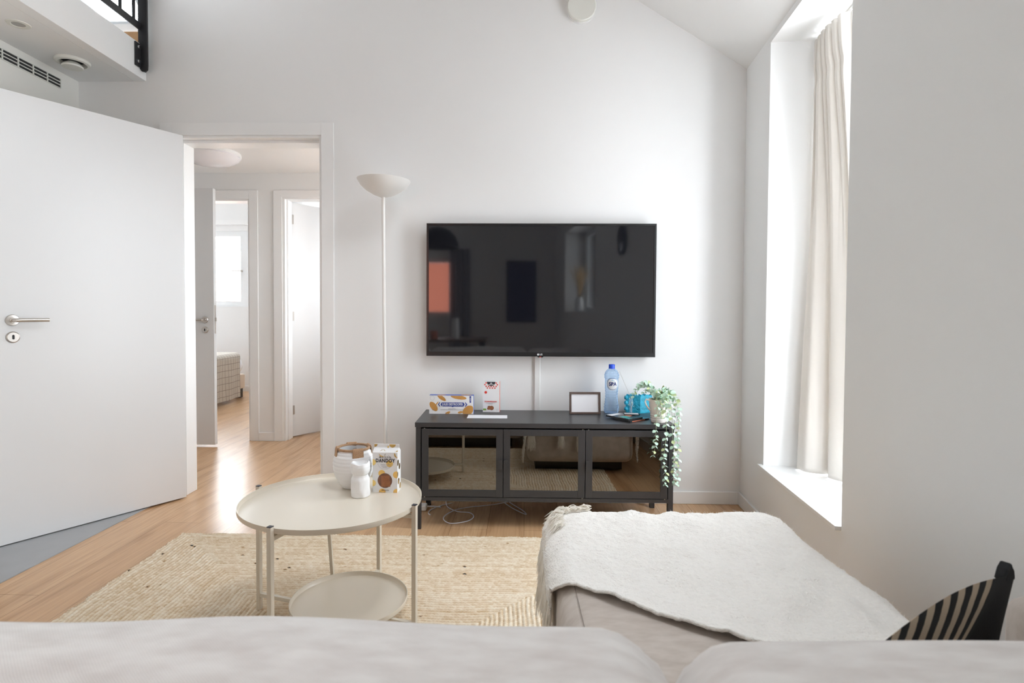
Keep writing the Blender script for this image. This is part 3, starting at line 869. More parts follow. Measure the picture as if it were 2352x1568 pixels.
# cable cover below the television
b = B().prism([(.147, 3.32), (.147, 3.312), (.151, 3.306), (.178, 3.306), (.182, 3.312), (.182, 3.32)], .09, .853, axis='z')
tag(b.build('cable_cover', M['whiteplastic']), 'white cable cover running down the wall below the television', 'cable cover')

# ------------------------------------------------------------------ television
t = thing('television', 'large switched off black flat screen television on the wall', 'television', (0.178, 3.32, 0.853))
W2, HT = .647, .750
B().box((-.30, -.018, .18), (.30, -.0005, .55)).build('wall_bracket', M['black'], t)
B().box((-W2 + .01, -.060, .010), (W2 - .01, -.018, HT - .010)).build('body', M['bezel'], t, bevel=.004)
b = B()
for x0, x1, z0, z1 in ((-W2, W2, 0, .023), (-W2, W2, HT - .013, HT), (-W2, -W2 + .012, .023, HT - .013), (W2 - .012, W2, .023, HT - .013)):
    b.box((x0, -.072, z0), (x1, -.058, z1))
b.build('bezel', M['bezel'], t, bevel=.0012)
B().box((-W2 + .011, -.0675, .022), (W2 - .011, -.060, HT - .012)).build('screen', M['screen'], t)
lg = B().lathe([(0, 0), (.0058, 0), (.0058, -.0008), (0, -.0008)], (-.0125, -.072, .0115), 20, axis='y'); lg.build('logo_disc', mat('white_print', (.75, .75, .76), .4), t)
text('logo', 'LG', .0125, mat('white_print_letters', (.75, .75, .76), .4), t, (.004, -.0724, .0115), bold=.0003)
B().prism([(-.018, 0), (.018, 0), (.013, -.005), (-.013, -.005)], -.070, -.052, axis='y').build('sensor', M['bezel'], t)
B().box((-.005, -.0706, -.004), (.005, -.0700, -.0008)).build('standby_light', M['led'], t)

# ------------------------------------------------------------------ media cabinet
CX0, CX1, CY0, CY1, CT = -.472, .832, 2.868, 3.262, .545
t = thing('media_cabinet', 'low charcoal metal cabinet with three dark glass doors below the television', 'cabinet', (0, 0, 0))
B().box((CX0, CY0, CT - .024), (CX1, CY1, CT)).build('top', M['cab'], t, bevel=.002)
for x in (CX0 + .004, CX1 - .030):
    for y in (CY0 + .004, CY1 - .030):
        front = y < 3
        xo = 0
        b = B().box((x, y, .0 if front else .0), (x + .026, y + .026, CT - .024)); b.build('leg', M['cab'], t, bevel=.0015)
b = B()
b.box((CX0 + .030, CY0 + .016, .150), (CX1 - .030, CY1 - .012, .156)); b.build('bottom_panel', M['cab'], t)
B().box((CX0 + .030, CY1 - .016, .156), (CX1 - .030, CY1 - .010, CT - .024)).build('back_panel', M['cab'], t)
for x in (CX0 + .010, CX1 - .016):
    B().box((x, CY0 + .030, .156), (x + .006, CY1 - .030, CT - .024)).build('side_panel', M['cab'], t)
B().box((CX0 + .030, CY0 + .004, .148), (CX1 - .030, CY0 + .022, .167)).build('front_rail', M['cab'], t, bevel=.001)
for x, y in ((CX0 + .045, CY1 - .06), (CX1 - .075, CY1 - .06)):
    pass
dw = (CX1 - .033 - (CX0 + .033)) / 3
for k in range(3):
    x0 = CX0 + .033 + k * dw + .0015; x1 = x0 + dw - .003
    z0, z1 = .170, .5135
    bw = .034
    d = B()
    d.box((x0, CY0 + .001, z0), (x0 + bw, CY0 + .018, z1)); d.box((x1 - bw, CY0 + .001, z0), (x1, CY0 + .018, z1))
    d.box((x0 + bw, CY0 + .0015, z0), (x1 - bw, CY0 + .018, z0 + .034)); d.box((x0 + bw, CY0 + .0015, z1 - .032), (x1 - bw, CY0 + .018, z1))
    dr = d.build('door', M['cab'], t, bevel=.0008)
    B().box((x0 + bw, CY0 + .006, z0 + .034), (x1 - bw, CY0 + .010, z1 - .032)).build('glass_panel', M['cabglass'], dr)
    side = 1 if k == 0 else 0       # handles: right edge of the first door, left edge of the other two
    hx = (x1 - .001) if side else (x0 + .001)
    sg = -1 if side else 1
    prof = [(hx, .312), (hx + sg * .016, .312), (hx + sg * .021, .317), (hx + sg * .021, .356), (hx + sg * .016, .361), (hx, .361)]
    B().prism(prof, CY0 - .010, CY0 - .008, axis='y').box((min(hx, hx + sg * .003), CY0 - .009, .313), (max(hx, hx + sg * .003), CY0 + .002, .360)).build('handle', M['cab'], dr)
    for zz, xx in ((z1 + .002, x0 + .014 if k != 1 else x1 - .012), (z0 - .0025, x0 + .014 if k == 0 else x1 - .012)):
        B().box((xx - .003, CY0 + .002, zz - .0015), (xx + .003, CY0 + .006, zz + .0015)).build('hinge_pin', M['steel'], dr)

# ------------------------------------------------------------------ floor lamp
t = thing('floor_lamp', 'slim white uplighter floor lamp between doorway and television', 'lamp', (-.672, 3.12, 0))
B().lathe([(0, 0), (.125, 0), (.128, .006), (.120, .016), (.03, .022), (.012, .03), (0, .03)], n=48).build('base', M['lampwhite'], t, smooth=40)
B().tube([(0, 0, .02), (-.004, 0, .5), (-.010, 0, 1.1), (-.014, 0, 1.74)], .0098, 16).build('pole', M['lampwhite'], t, smooth=60)
sh = B().lathe([(0, 0), (.02, .002), (.055, .014), (.095, .036), (.125, .062), (.1445, .092), (.1425, .093), (.12, .066), (.09, .042), (.05, .02), (.0, .008)], n=64)
sh = sh.build('lamp_shade', M['lampwhite'], t, smooth=60); sh.location = (-.014, 0, 1.722); sh.rotation_euler = (0, .030, 0)

# ------------------------------------------------------------------ rug
RX0, RX1, RY0, RY1 = -1.600, .670, 1.165, 2.765
st = .0035
nx, ny = int((RX1 - RX0) / st), int((RY1 - RY0) / st)
X, Y = np.meshgrid(np.linspace(RX0, RX1, nx), np.linspace(RY0, RY1, ny))
# slight natural waver of the rows
wx = .0045 * np.sin(Y * 9.1 + 1.0) + .003 * np.sin(Y * 23 + X * 5); wy = .0045 * np.sin(X * 7.3) + .003 * np.sin(X * 19 + Y * 4)
dx = np.minimum(X - RX0, RX1 - X) + wx; dy = np.minimum(Y - RY0, RY1 - Y) + wy
side = dx < dy
d = np.maximum(np.minimum(dx, dy), 0); al = np.where(side, Y, X)
ROW = .0168
row = np.floor(d / ROW); fr = d / ROW - row
rng = np.random.RandomState(3)
ph = rng.rand(400)[row.astype(int)]
fold = np.abs(fr - .5) * 2
cell = al / .0135 + ph + np.where(fr < .5, .5, 0) + (fr - .5) * np.where(fr < .5, 1, -1) * 1.1
strand = np.abs(np.sin(PI * cell))
h = .0060 + .0050 * np.sqrt(np.clip(np.sin(PI * fr), 0, 1)) + .0030 * strand * np.sin(PI * fr) ** .5
ci = (np.floor(cell).astype(int) * 7 + row.astype(int) * 131 + (fr < .5) * 57) % 4096
tab = rng.rand(4096)
tone = tab[ci] * .50 + .26 * strand + .62 * np.clip(np.sin(PI * fr), 0, 1) ** .6 - .22  # random strand tones, plus shade painted into the grooves between rows
rowtone = rng.rand(400)[row.astype(int)] * .26 - .12 + np.where(side, .03, 0)
tone = tone + rowtone
tone[tab[(ci * 13 + 5) % 4096] > .9965] -= 1.1
edge = np.minimum(np.minimum(X - RX0, RX1 - X), np.minimum(Y - RY0, RY1 - Y))
h = np.where(edge < st * 1.2, .001, h)
Xe = X + np.where(edge < .02, .003 * np.sin(Y * 61) + .002 * np.sin(Y * 157), 0); Ye = Y + np.where(edge < .02, .003 * np.sin(X * 57) + .002 * np.sin(X * 149), 0)
me = bpy.data.meshes.new('jute_rug')
vv = np.stack([Xe, Ye, h], -1).reshape(-1, 3).astype(np.float32)
ii = (np.arange(ny - 1)[:, None] * nx + np.arange(nx - 1)[None, :]).reshape(-1)
ff = np.stack([ii, ii + 1, ii + nx + 1, ii + nx], -1).astype(np.int32)
me.vertices.add(len(vv)); me.vertices.foreach_set('co', vv.ravel())
me.loops.add(ff.size); me.loops.foreach_set('vertex_index', ff.ravel())
me.polygons.add(len(ff)); me.polygons.foreach_set('loop_start', np.arange(0, ff.size, 4, dtype=np.int32))
me.polygons.foreach_set('use_smooth', np.ones(len(ff), bool))
me.update(calc_edges=True); me.validate()
at = me.attributes.new('strand', 'FLOAT', 'POINT'); at.data.foreach_set('value', tone.ravel().astype(np.float32))
me.materials.append(M['jute'])
rug = bpy.data.objects.new('jute_rug', me); COL.objects.link(rug)
tag(rug, 'large rectangular braided jute rug with mitred corners under the round table', 'rug')

# ------------------------------------------------------------------ coffee table
TX, TY, TZ = -.607, 1.958, .460          # centre, top of rim
TR = .305
RUGZ = .0136
t = thing('coffee_table', 'round beige metal two tier tray table standing on the jute rug', 'table', (TX, TY, RUGZ))


def tray(r, ztop, c, hgt=.019):
    zb = ztop - hgt
    return B().lathe([(0, zb), (r - .006, zb), (r - .001, zb + .003), (r, zb + .006), (r, ztop), (r - .0022, ztop), (r - .003, zb + .007), (r - .006, zb + .0035), (0, zb + .003)], c, 120)


TOPZ = TZ - RUGZ
tray(TR, TOPZ, (0, 0, 0)).build('tray_top', M['tray'], t, smooth=40)
LCX, LCY, LR = -.558 - TX, 1.990 - TY, .2026
LZ = .095 - RUGZ
tray(LR, LZ, (LCX, LCY, 0)).build('lower_tray', M['tray'], t, smooth=40)
a0 = math.atan2(.09, -.29)
dirs = [Vector((math.cos(a0 + k * PI / 2), math.sin(a0 + k * PI / 2), 0)) for k in range(4)]
LEGR = TR + .0085
for k, dv in enumerate(dirs):
    p = dv * LEGR
    lg = B().bar((p.x, p.y, .0), (p.x, p.y, TOPZ + .006), .0155, .0155, up=dv).build('leg', M['tray'], t, bevel=.0012)
    B().bar((p.x, p.y, TOPZ + .006), (p.x, p.y, TOPZ + .0085), .0145, .0145, up=dv).build('end_cap', M['ink'], lg)
    q = dv * (LEGR - .060)
for k in (0, 1):
    p, q = dirs[k] * (LEGR - .008), dirs[k + 2] * (LEGR - .008)
    z = .068 - .0135
    B().bar((p.x, p.y, z), (q.x, q.y, z), .0135, .0135).build('lower_bar', M['tray'], t, bevel=.001)
    z = TOPZ - .031
    B().bar((p.x, p.y, z), (q.x, q.y, z), .0135, .0135).build('upper_bar', M['tray'], t, bevel=.001)
# slim support post between the trays
a, c_ = Vector((-.680 - TX, 2.200 - TY, .0)), Vector((-.705 - TX, 2.185 - TY, TOPZ - .0195))
B().bar(a, c_, .0125, .0125, up=(0, 1, 0)).build('support_post', M['tray'], t, bevel=.001)
TABZ = TZ - .0156

# ------------------------------------------------------------------ things on the coffee table
t = thing('ceramic_pot', 'ribbed white ceramic pot with a jute rope rim', 'pot', (-.581, 2.128, TABZ))
prof = [(0, 0), (.036, 0), (.042, .004), (.052, .018), (.0665, .045), (.0735, .072), (.0740, .095), (.070, .118), (.063, .136), (.0585, .1445), (.0545, .1445), (.058, .134), (.065, .115), (.068, .09), (.062, .05), (.04, .012), (0, .010)]
pr2 = []
for i in range(len(prof) - 1):
    for k in range(5):
        u = k / 5; r = prof[i][0] * (1 - u) + prof[i + 1][0] * u; z = prof[i][1] * (1 - u) + prof[i + 1][1] * u
        if i < 9 and r > .03: r += .0011 * math.sin(z * 480)
        pr2.append((r, z))
pr2.append(prof[-1])
B().lathe(pr2, n=64, wob=lambda a, h: .006 * math.sin(3 * a + h * 30)).build('vessel', M['plaster'], t, smooth=60)
rp = B()
for kk in range(3):
    pts = []
    for i in range(160):
        a = 2 * PI * i / 160; tw = a * 24 + kk * 2 * PI / 3
        r = .0575 + .0026 * math.cos(tw); pts.append((r * math.cos(a), r * math.sin(a), .1475 + .0026 * math.sin(tw)))
    rp.tube(pts, .0028, 6, closed=True)
rp.build('rope_rim', M['rope'], t, smooth=60)
for a in (math.radians(-60), math.radians(205), math.radians(112), math.radians(28)):
    def wp(i, j, a=a):
        aa = a + (i / 10 - .5) * .62; q = j / 14
        path = [(.0675, .118), (.0655, .130), (.0645, .142), (.0640, .150), (.0600, .1555), (.0550, .1550), (.0515, .150), (.0530, .142), (.0575, .130)]
        x = q * (len(path) - 1); k = min(int(x), len(path) - 2); u = x - k
        r = path[k][0] * (1 - u) + path[k + 1][0] * u; z = path[k][1] * (1 - u) + path[k + 1][1] * u
        r += .0006 * math.sin(j * 3.1) + .0022
        return (r * math.cos(aa), r * math.sin(aa), z)
    o = B().grid(wp, 11, 15).build('rope_wrap', M['rope'], t, smooth=60)
    md = o.modifiers.new('thickness', 'SOLIDIFY'); md.thickness = .002

t = thing('candle_holder', 'small white carved hourglass candle holder in front of the pot', 'candle holder', (-.527, 2.020, TABZ))
prof = [(0, 0), (.030, 0), (.0325, .003), (.0335, .02), (.0325, .045), (.0315, .062), (.0275, .073), (.0265, .078), (.0305, .084), (.034, .097), (.0345, .110), (.0320, .119), (.0285, .121), (.027, .113), (.024, .104), (0, .102)]


def carve(a, h):
    return .055 * noise.noise(Vector((math.cos(a) * 2.2, math.sin(a) * 2.2, h * 42))) + .02 * math.sin(5 * a + h * 60)


pr2 = []
for i in range(len(prof) - 1):
    for k in range(4): pr2.append((prof[i][0] * (1 - k / 4) + prof[i + 1][0] * k / 4, prof[i][1] * (1 - k / 4) + prof[i + 1][1] * k / 4))
pr2.append(prof[-1])
cb = B().lathe(pr2, n=44, wob=carve)
cb.v = [(x, y, z + (.0022 * math.sin(math.atan2(y, x) * 2.0 + .8) + .0016 * math.sin(math.atan2(y, x) * 5) if z > .105 else 0)) for x, y, z in cb.v]
cb.build('holder', M['candle'], t, smooth=28)

# biscuit bag
t = thing('biscuit_bag', 'white gable top biscuit carton with gold dots beside the candle holder', 'biscuit box', (-.4470, 2.078, TABZ), math.radians(-3))
bw, bd, bh, bt = .0455, .034, .146, .172
b = B()
P0 = [(-bw, -.017, 0), (bw, -.017, 0), (bw, bd, 0), (-bw, bd, 0)]
b.add([(-bw, -.017, 0), (bw, -.017, 0), (bw, bd, 0), (-bw, bd, 0), (-bw, -.017, bh), (bw, -.017, bh), (bw, bd, bh), (-bw, bd, bh), (-bw, .006, bt - .012), (bw, .006, bt - .012), (-bw, .010, bt - .012), (bw, .010, bt - .012), (-bw, .006, bt), (bw, .006, bt), (-bw, .010, bt), (bw, .010, bt)],
      [(3, 2, 1, 0), (0, 1, 5, 4), (1, 2, 6, 5), (2, 3, 7, 6), (3, 0, 4, 7), (4, 5, 9, 8), (6, 7, 10, 11), (5, 6, 11, 9), (7, 4, 8, 10), (8, 9, 13, 12), (11, 10, 14, 15), (12, 13, 15, 14), (9, 11, 15, 13), (10, 8, 12, 14)])
b.build('carton', M['card'], t)
FY = -.0174


def dot(x, z, r, tilt=False, x0=-bw, x1=bw):
    pts = []
    for j in range(28):
        a = 2 * PI * j / 28; px = min(max(x + r * math.cos(a), x0), x1); pz = max(z + r * math.sin(a), .0005)
        if pz <= bh: y = FY
        elif pz <= bt - .012: y = -.0174 + (pz - bh) / (bt - .012 - bh) * .023
        else: y = .0056
        pts.append((px, y, min(pz, bt - .0005)))
    B().add(pts, [tuple(range(28))]).build('gold_dot', M['gold'], t, fix=False)


for x, z, r in ((-.010, .142, .0125), (.046, .140, .0125), (-.044, .171, .010), (.022, .1715, .012), (.006, .162, .0035), (-.045, .110, .0115), (.017, .106, .0125), (-.012, .070, .0125), (.042, .066, .0125), (-.045, .034, .0115), (-.010, .002, .0125), (.043, .002, .0125)):
    dot(x, z, r)
for y, z, r in ((-.008, .108, .0115), (.014, .090, .0115), (-.016, .066, .010), (.002, .038, .0115), (.024, .016, .0115)):
    pts = [(bw + .0004, min(max(y + r * math.cos(2 * PI * j / 24), -.0168), bd), max(z + r * math.sin(2 * PI * j / 24), .0005)) for j in range(24)]
    B().add(pts, [tuple(range(24))]).build('gold_dot', M['gold'], t, fix=False)
wd = B().disc((0, FY - .0004, .0440), .0270, 40); wd.build('window_rim', mat('window_rim_print', (.16, .09, .08), .5), t, fix=False)
B().disc((0, FY - .0008, .0440), .0253, 40).build('window', mat('biscuit_window', (.20, .085, .045), .18, var=(70, .4)), t, fix=False)
b = B(); b.box((-.013, FY - .0016, .0220), (.020, FY - .0010, .0430)); b.box((-.014, FY - .0014, .0440), (.017, FY - .0010, .0615)); b.build('biscuit', M['biscuit'], t, bevel=.001)
text('brand_name', 'DANDOY', .0185, M['ink'], t, (.001, FY - .0006, .1165), bold=.0005, xs=.80, space=1.15)
text('brand_line', 'MAISON', .0085, M['ink'], t, (.001, FY - .0006, .1290), bold=.0001, xs=.95, space=1.6)
text('small_print', 'Depuis 1829', .0065, M['greyink'], t, (.000, FY - .0006, .1025), shear=.3)
text('small_print', 'Rue au Beurre\nBruxelles', .0042, M['greyink'], t, (.000, FY - .0006, .0945))
text('product_name', 'SPECULOOS', .0062, M['ink'], t, (.001, FY - .0009, .0085), xs=.8)
arc = B()
for i in range(36):
    a = 2 * PI * i / 36
    if 60 < math.degrees(a) < 120 or abs(math.sin(a)) < .34: continue
    c0, c1 = math.cos(a), math.sin(a)
    arc.box((c0 * .027 - .0009, FY - .0007, .112 + c1 * .027 - .0009), (c0 * .027 + .0006, FY - .0003, .112 + c1 * .027 + .0010))
arc.box((-.0008, FY - .0007, .1355), (.0008, FY - .0003, .1405)); arc.box((-.003, FY - .0007, .1385), (.003, FY - .0003, .1395))
arc.build('round_print', M['greyink'], t)

# ------------------------------------------------------------------ things on the cabinet
# waffle box
t = thing('waffle_box', 'long white and blue waffle carton lying on the cabinet', 'biscuit box', (-.314, 3.150, CT), math.radians(-.5))
hw, hd, hh = .1215, .026, .100
b = B().box((-hw, -hd, 0), (hw, hd, hh)); o = b.build('carton', [M['card'], M['bluecard']], t)
for p in o.data.polygons:
    if p.normal.z > .5 or abs(p.normal.x) > .5: p.material_index = 1
Fy = -hd - .0004


def waffle(cx_, cz_, ra, rb, rot, name='waffle_picture'):
    bb = B(); n = 32
    c, s = math.cos(rot), math.sin(rot)

    def cl(p): return (min(max(p[0], -hw + .001), hw - .001), p[1], min(max(p[2], .0008), hh - .0008))
    bb.add([cl((cx_ + ra * math.cos(2 * PI * j / n) * c - rb * math.sin(2 * PI * j / n) * s, Fy, cz_ + ra * math.cos(2 * PI * j / n) * s + rb * math.sin(2 * PI * j / n) * c)) for j in range(n)], [tuple(range(n))], 0)
    stp = .0048
    for axis in (0, 1):
        R1, R2 = (ra, rb) if axis == 0 else (rb, ra)
        k = -int(R1 / stp)
        while k * stp < R1:
            e = k * stp
            L_ = R2 * math.sqrt(max(0, 1 - (e / R1) ** 2)) * .97
            if L_ > .002:
                w_ = .0007
                q = [(e - w_, -L_), (e + w_, -L_), (e + w_, L_), (e - w_, L_)]
                if axis: q = [(y, x) for x, y in q]
                bb.add([cl((cx_ + x * c - y * s, Fy - .0003 - axis * .0001, cz_ + x * s + y * c)) for x, y in q], [(0, 1, 2, 3)], 1)
            k += 1
    bb.build(name, [M['waffle'], M['waffleline']], t, fix=False)


waffle(-.097, .040, .030, .0165, math.radians(-52)); waffle(-.053, .088, .028, .0105, math.radians(-35)); waffle(.040, .092, .044, .0115, math.radians(-9))
waffle(.092, .018, .034, .024, math.radians(42)); waffle(-.020, .004, .016, .007, math.radians(30)); waffle(.050, .009, .014, .006, math.radians(12)); waffle(-.078, .057, .012, .003, math.radians(52))
pl = [(-.058, .052), (-.052, .063), (.067, .063), (.073, .052), (.067, .041), (.014, .041), (.008, .037), (.002, .041), (-.052, .041)]
b = B().prism(pl, Fy - .0009, Fy - .0004, axis='y'); b.build('name_plate', M['blue'], t)
B().prism([(-.073, .052), (-.064, .064), (-.060, .064), (-.067, .052), (-.060, .040), (-.064, .040)], Fy - .0009, Fy - .0004, axis='y').build('plate_arrow', M['blue'], t)
B().prism([(.088, .052), (.079, .064), (.075, .064), (.082, .052), (.075, .040), (.079, .040)], Fy - .0009, Fy - .0004, axis='y').build('plate_arrow', M['blue'], t)
text('brand_name', 'JULES DESTROOPER', .0185, M['card'], t, (.0075, Fy - .0012, .0520), bold=.0004, xs=.69)
text('small_print', 'FIJNE WAFELS\nGAUFRETTES CROUSTILLANTES AU BEURRE', .0062, M['greyink'], t, (.004, Fy - .0006, .0255), xs=.95, space=1.1)
B().box((.101, Fy - .0005, .062), (.109, Fy, .098)).build('side_band', M['blue'], t)
text('band_print', 'JULES', .0075, M['card'], t, (.105, Fy - .0008, .080), rot=(PI / 2, -PI / 2, 0))
rg = B().lathe([(.0115, 0), (.0123, 0), (.0123, -.0003), (.0115, -.0003)], (-.104, Fy, .086), 30, axis='y'); rg.build('seal', M['greyink'], t)
B().disc((-.055, -.004, hh + .0004), .025, 24, axis='z', r2=.012).build('waffle_picture', M['waffle'], t, fix=False)
B().disc((.08, .004, hh + .0004), .03, 24, axis='z', r2=.013).build('waffle_picture', M['waffle'], t, fix=False)

# speculoos box
t = thing('speculoos_box', 'upright white biscuit carton with red diamonds and dark badge', 'biscuit box', (-.0965, 3.215, CT), math.radians(-4))
hw, hd, hh = .0465, .024, .170
o = B().box((-hw, -hd, 0), (hw, hd, hh)).build('carton', [M['card'], M['pink']], t)
for p in o.data.polygons:
    if p.normal.x > .5: p.material_index = 1
Fy = -hd - .0004
rd = random.Random(5); dm = B()
for ix in range(7):
    for iz in range(4):
        x = -.042 + ix * .014 + (.007 if iz % 2 else 0); z = hh - .007 - iz * .0095
        if iz == 3 and ix in (0, 5, 6): continue
        if abs(x) < .024 and z > .145: continue
        if abs(x) > hw - .005: continue
        a = .35 * (rd.random() - .5) + math.radians(35 if (ix + iz) % 2 else 60); r = .0052
        q = [(x + r * math.cos(a + k * PI / 2), Fy, min(z + r * math.sin(a + k * PI / 2), hh - .0005)) for k in range(4)]
        dm.add(q, [(0, 1, 2, 3)])
dm.build('red_diamonds', M['red'], t, fix=False)
bg = [(-.0235, hh - .0008)] + [(-.0235 * math.cos(PI * k / 14), hh - .0008 - .0235 * math.sin(PI * k / 14)) for k in range(1, 14)] + [(.0235, hh - .0008)]
B().prism(bg, Fy - .0006, Fy - .0002, axis='y').build('badge', M['ink'], t)
b = B(); b.prism([(-.008, .1590), (.008, .1590), (0, .1655)], Fy - .0010, Fy - .0007, axis='y')
b.build('badge_emblem', M['card'], t)
text('badge_name', 'GENEROUS', .0058, M['card'], t, (0, Fy - .001, .1535), bold=.0002)
B().disc((-.030, Fy - .0003, .110), .0075, 28).build('sticker', M['red'], t, fix=False)
text('product_name', 'SYLVAIN SPECULOOS', .0098, M['red'], t, (-.002, Fy - .0005, .0585), bold=.0003, xs=.72)
text('small_print', 'SANS GLUTEN & LACTOSE\nBIO - VEGAN', .0042, M['greyink'], t, (-.002, Fy - .0005, .0475))
b = B(); b.disc((.003, Fy - .0003, .023), .0125, 28); b.disc((-.010, Fy - .0006, .029), .009, 24, r2=.006); b.disc((-.012, Fy - .0004, .020), .010, 24, r2=.007); b.build('biscuit_picture', M['biscuit'], t, fix=False)
B().box((-.044, Fy - .0004, .009), (-.027, Fy, .019)).build('green_mark', M['greenprint'], t)
rg = B().lathe([(.0046, 0), (.0054, 0), (.0054, -.0003), (.0046, -.0003)], (.035, Fy, .0125), 24, axis='y'); rg.build('round_mark', M['greyink'], t)

# paper slip
b = B().add([(-.219, 2.994, CT + .0006), (-.007, 2.997, CT + .0006), (-.007, 3.087, CT + .0006), (-.217, 3.090, CT + .0006), (-.219, 2.994, CT + .0016), (-.007, 2.997, CT + .0016), (-.007, 3.087, CT + .0016), (-.217, 3.090, CT + .0016)],
            [(3, 2, 1, 0), (4, 5, 6, 7), (0, 1, 5, 4), (1, 2, 6, 5), (2, 3, 7, 6), (3, 0, 4, 7)])
tag(b.build('paper_sheet', M['paper']), 'white sheet of paper lying flat on the cabinet', 'paper')

# picture frame
t = thing('photo_frame', 'small brown wooden photo frame with a blank white insert', 'picture frame', (.4205, 3.155, CT), math.radians(2.5))
fw_, fh, fb = .0855, .1205, .0105
fp = B()
for x0, x1, z0, z1 in ((-fw_, fw_, 0, fb), (-fw_, fw_, fh - fb, fh), (-fw_, -fw_ + fb, fb, fh - fb), (fw_ - fb, fw_, fb, fh - fb)):
    fp.box((x0, -.008, z0), (x1, .008, z1))
o = fp.build('frame', M['frame'], t, bevel=.0015); o.rotation_euler = (math.radians(-4), 0, 0)
o2 = B().box((-fw_ + fb, -.001, fb), (fw_ - fb, .003, fh - fb)).build('insert', M['paper'], t); o2.rotation_euler = (math.radians(-4), 0, 0)
o3 = B().hexa([(-.02, .008, .095), (.02, .008, .095), (.02, .010, .095), (-.02, .010, .095), (-.028, .060, 0), (.028, .060, 0), (.028, .063, 0), (-.028, .063, 0)]).build('easel_stand', M['frame'], t)

# water bottle
t = thing('water_bottle', 'tall clear blue plastic water bottle with a blue screw cap', 'bottle', (.572, 3.195, CT))
prof = [(0, .004), (.030, .0), (.039, .003), (.0405, .012), (.0405, .034), (.0392, .05), (.0345, .085), (.0335, .100), (.0350, .118), (.0365, .135)]
prof2 = prof + [(.0372, .150), (.0372, .188), (.0405, .200), (.0408, .212), (.0385, .224), (.031, .236), (.0205, .246), (.0145, .250), (.0145, .256)]
pr3 = []
for i in range(len(prof2) - 1):
    for k in range(5):
        u = k / 5; r = prof2[i][0] * (1 - u) + prof2[i + 1][0] * u; z = prof2[i][1] * (1 - u) + prof2[i + 1][1] * u
        if .02 < z < .142 or .192 < z < .225: r += .0011 * math.sin(z * 420)
        pr3.append((r, z))
pr3.append(prof2[-1])
B().lathe(pr3, n=48, wob=lambda a, h: .012 * math.sin(6 * a + h * 90) * (1 if h < .14 else .2)).build('body', M['bottle'], t, smooth=60)
B().lathe([(0, .2715), (.0155, .2715), (.0168, .269), (.0168, .252), (.0175, .2515), (.0175, .2475), (.0150, .2475)], n=40).build('cap', M['cap'], t, smooth=30)


def curved(name, rr_, z0, poly, mt):
    """flat outline wrapped round the front of the bottle"""
    bb = B(); bb.add([(rr_ * math.sin(x / rr_), -rr_ * math.cos(x / rr_), z0 + z) for x, z in poly], [tuple(range(len(poly)))])
    return bb.build(name, mt, t, fix=False)


ell = lambda r: [(r * math.cos(2 * PI * j / 40), r * math.sin(2 * PI * j / 40)) for j in range(40)]


def label_disc(name, rr_, z0, r, mt):
    bb = B()
    n, k = 40, 8
    bb.grid(lambda i, j: (rr_ * math.sin(r * (j / k) * math.cos(2 * PI * i / n) / rr_), -rr_ * math.cos(r * (j / k) * math.cos(2 * PI * i / n) / rr_), z0 + r * (j / k) * math.sin(2 * PI * i / n)), n, k + 1, closed_u=True)
    return bb.build(name, mt, t, smooth=60, fix=False)


label_disc('label', .0378, .166, .0365, mat('label_white', (.80, .84, .90), .4))
label_disc('label_ring', .0381, .166, .0335, mat('label_blue_ring', (.03, .14, .36), .4))
label_disc('label_centre', .0384, .166, .0310, mat('label_white_centre', (.82, .85, .88), .4))
tx = text('brand_name', 'SPA', .0265, M['blue'], t, (0, 0, .1650), bold=.0011, xs=1.0)
for v in tx.data.vertices:
    x, y = v.co.x, v.co.y; a = x / .0388
    v.co = Vector((.0388 * math.sin(a), y, .0388 * math.cos(a)))
curved('label_mountain', .0388, .168, [(-.013, .0110), (.013, .0110), (.005, .0185), (.001, .0165), (-.003, .0230)], mat('label_pale_blue', (.25, .55, .72), .4))

# turquoise carved box
t = thing('turquoise_box', 'turquoise glazed ornament box with scalloped edges behind the bottle', 'ornament box', (.730, 3.205, CT))


def scal(x0, x1, zh, cut):
    top = [(x0 + (x1 - x0) * i / 14, zh + .004 * math.sin(i * 1.7) + (-cut if i in (0, 14) else 0)) for i in range(15)]
    return top


sb = B()
p1, p2, p3, p4 = Vector((-.073, .018, 0)), Vector((.0, -.020, 0)), Vector((.075, .016, 0)), Vector((.0, .045, 0))


def side_(pa, pb, n=16, hh_=.100):
    bb = []
    for i in range(n + 1):
        u = i / n; p = pa.lerp(pb, u)
        bb.append((p, hh_ + .0035 * math.sin(u * 14) - (.016 if i == 0 or i == n else 0)))
    return bb


for pa, pb in ((p1, p2), (p2, p3), (p3, p4), (p4, p1)):
    e = side_(pa, pb)
    for i in range(len(e) - 1):
        (q0, h0), (q1, h1) = e[i], e[i + 1]
        sb.add([q0 + Vector((0, 0, .004 * (i % 3 == 0) * 0)), q1, q1 + Vector((0, 0, h1)), q0 + Vector((0, 0, h0))], [(0, 1, 2, 3)])
sb.add([p1 + Vector((0, 0, .075)), p2 + Vector((0, 0, .092)), p3 + Vector((0, 0, .075)), p4 + Vector((0, 0, .092))], [(0, 1, 2, 3)])
sb.add([p1, p2, p3, p4], [(3, 2, 1, 0)])
# knob-like ears of the left outline
o = sb.build('box_body', M['turq'], t)
ear = B()
for z in (.083, .055, .020): ear.lathe([(0, -.012), (.008, -.010), (.011, 0), (.008, .010), (0, .012)], (-.072, .016, z), 14)
ear.build('scalloped_edge', M['turq'], t, smooth=60)

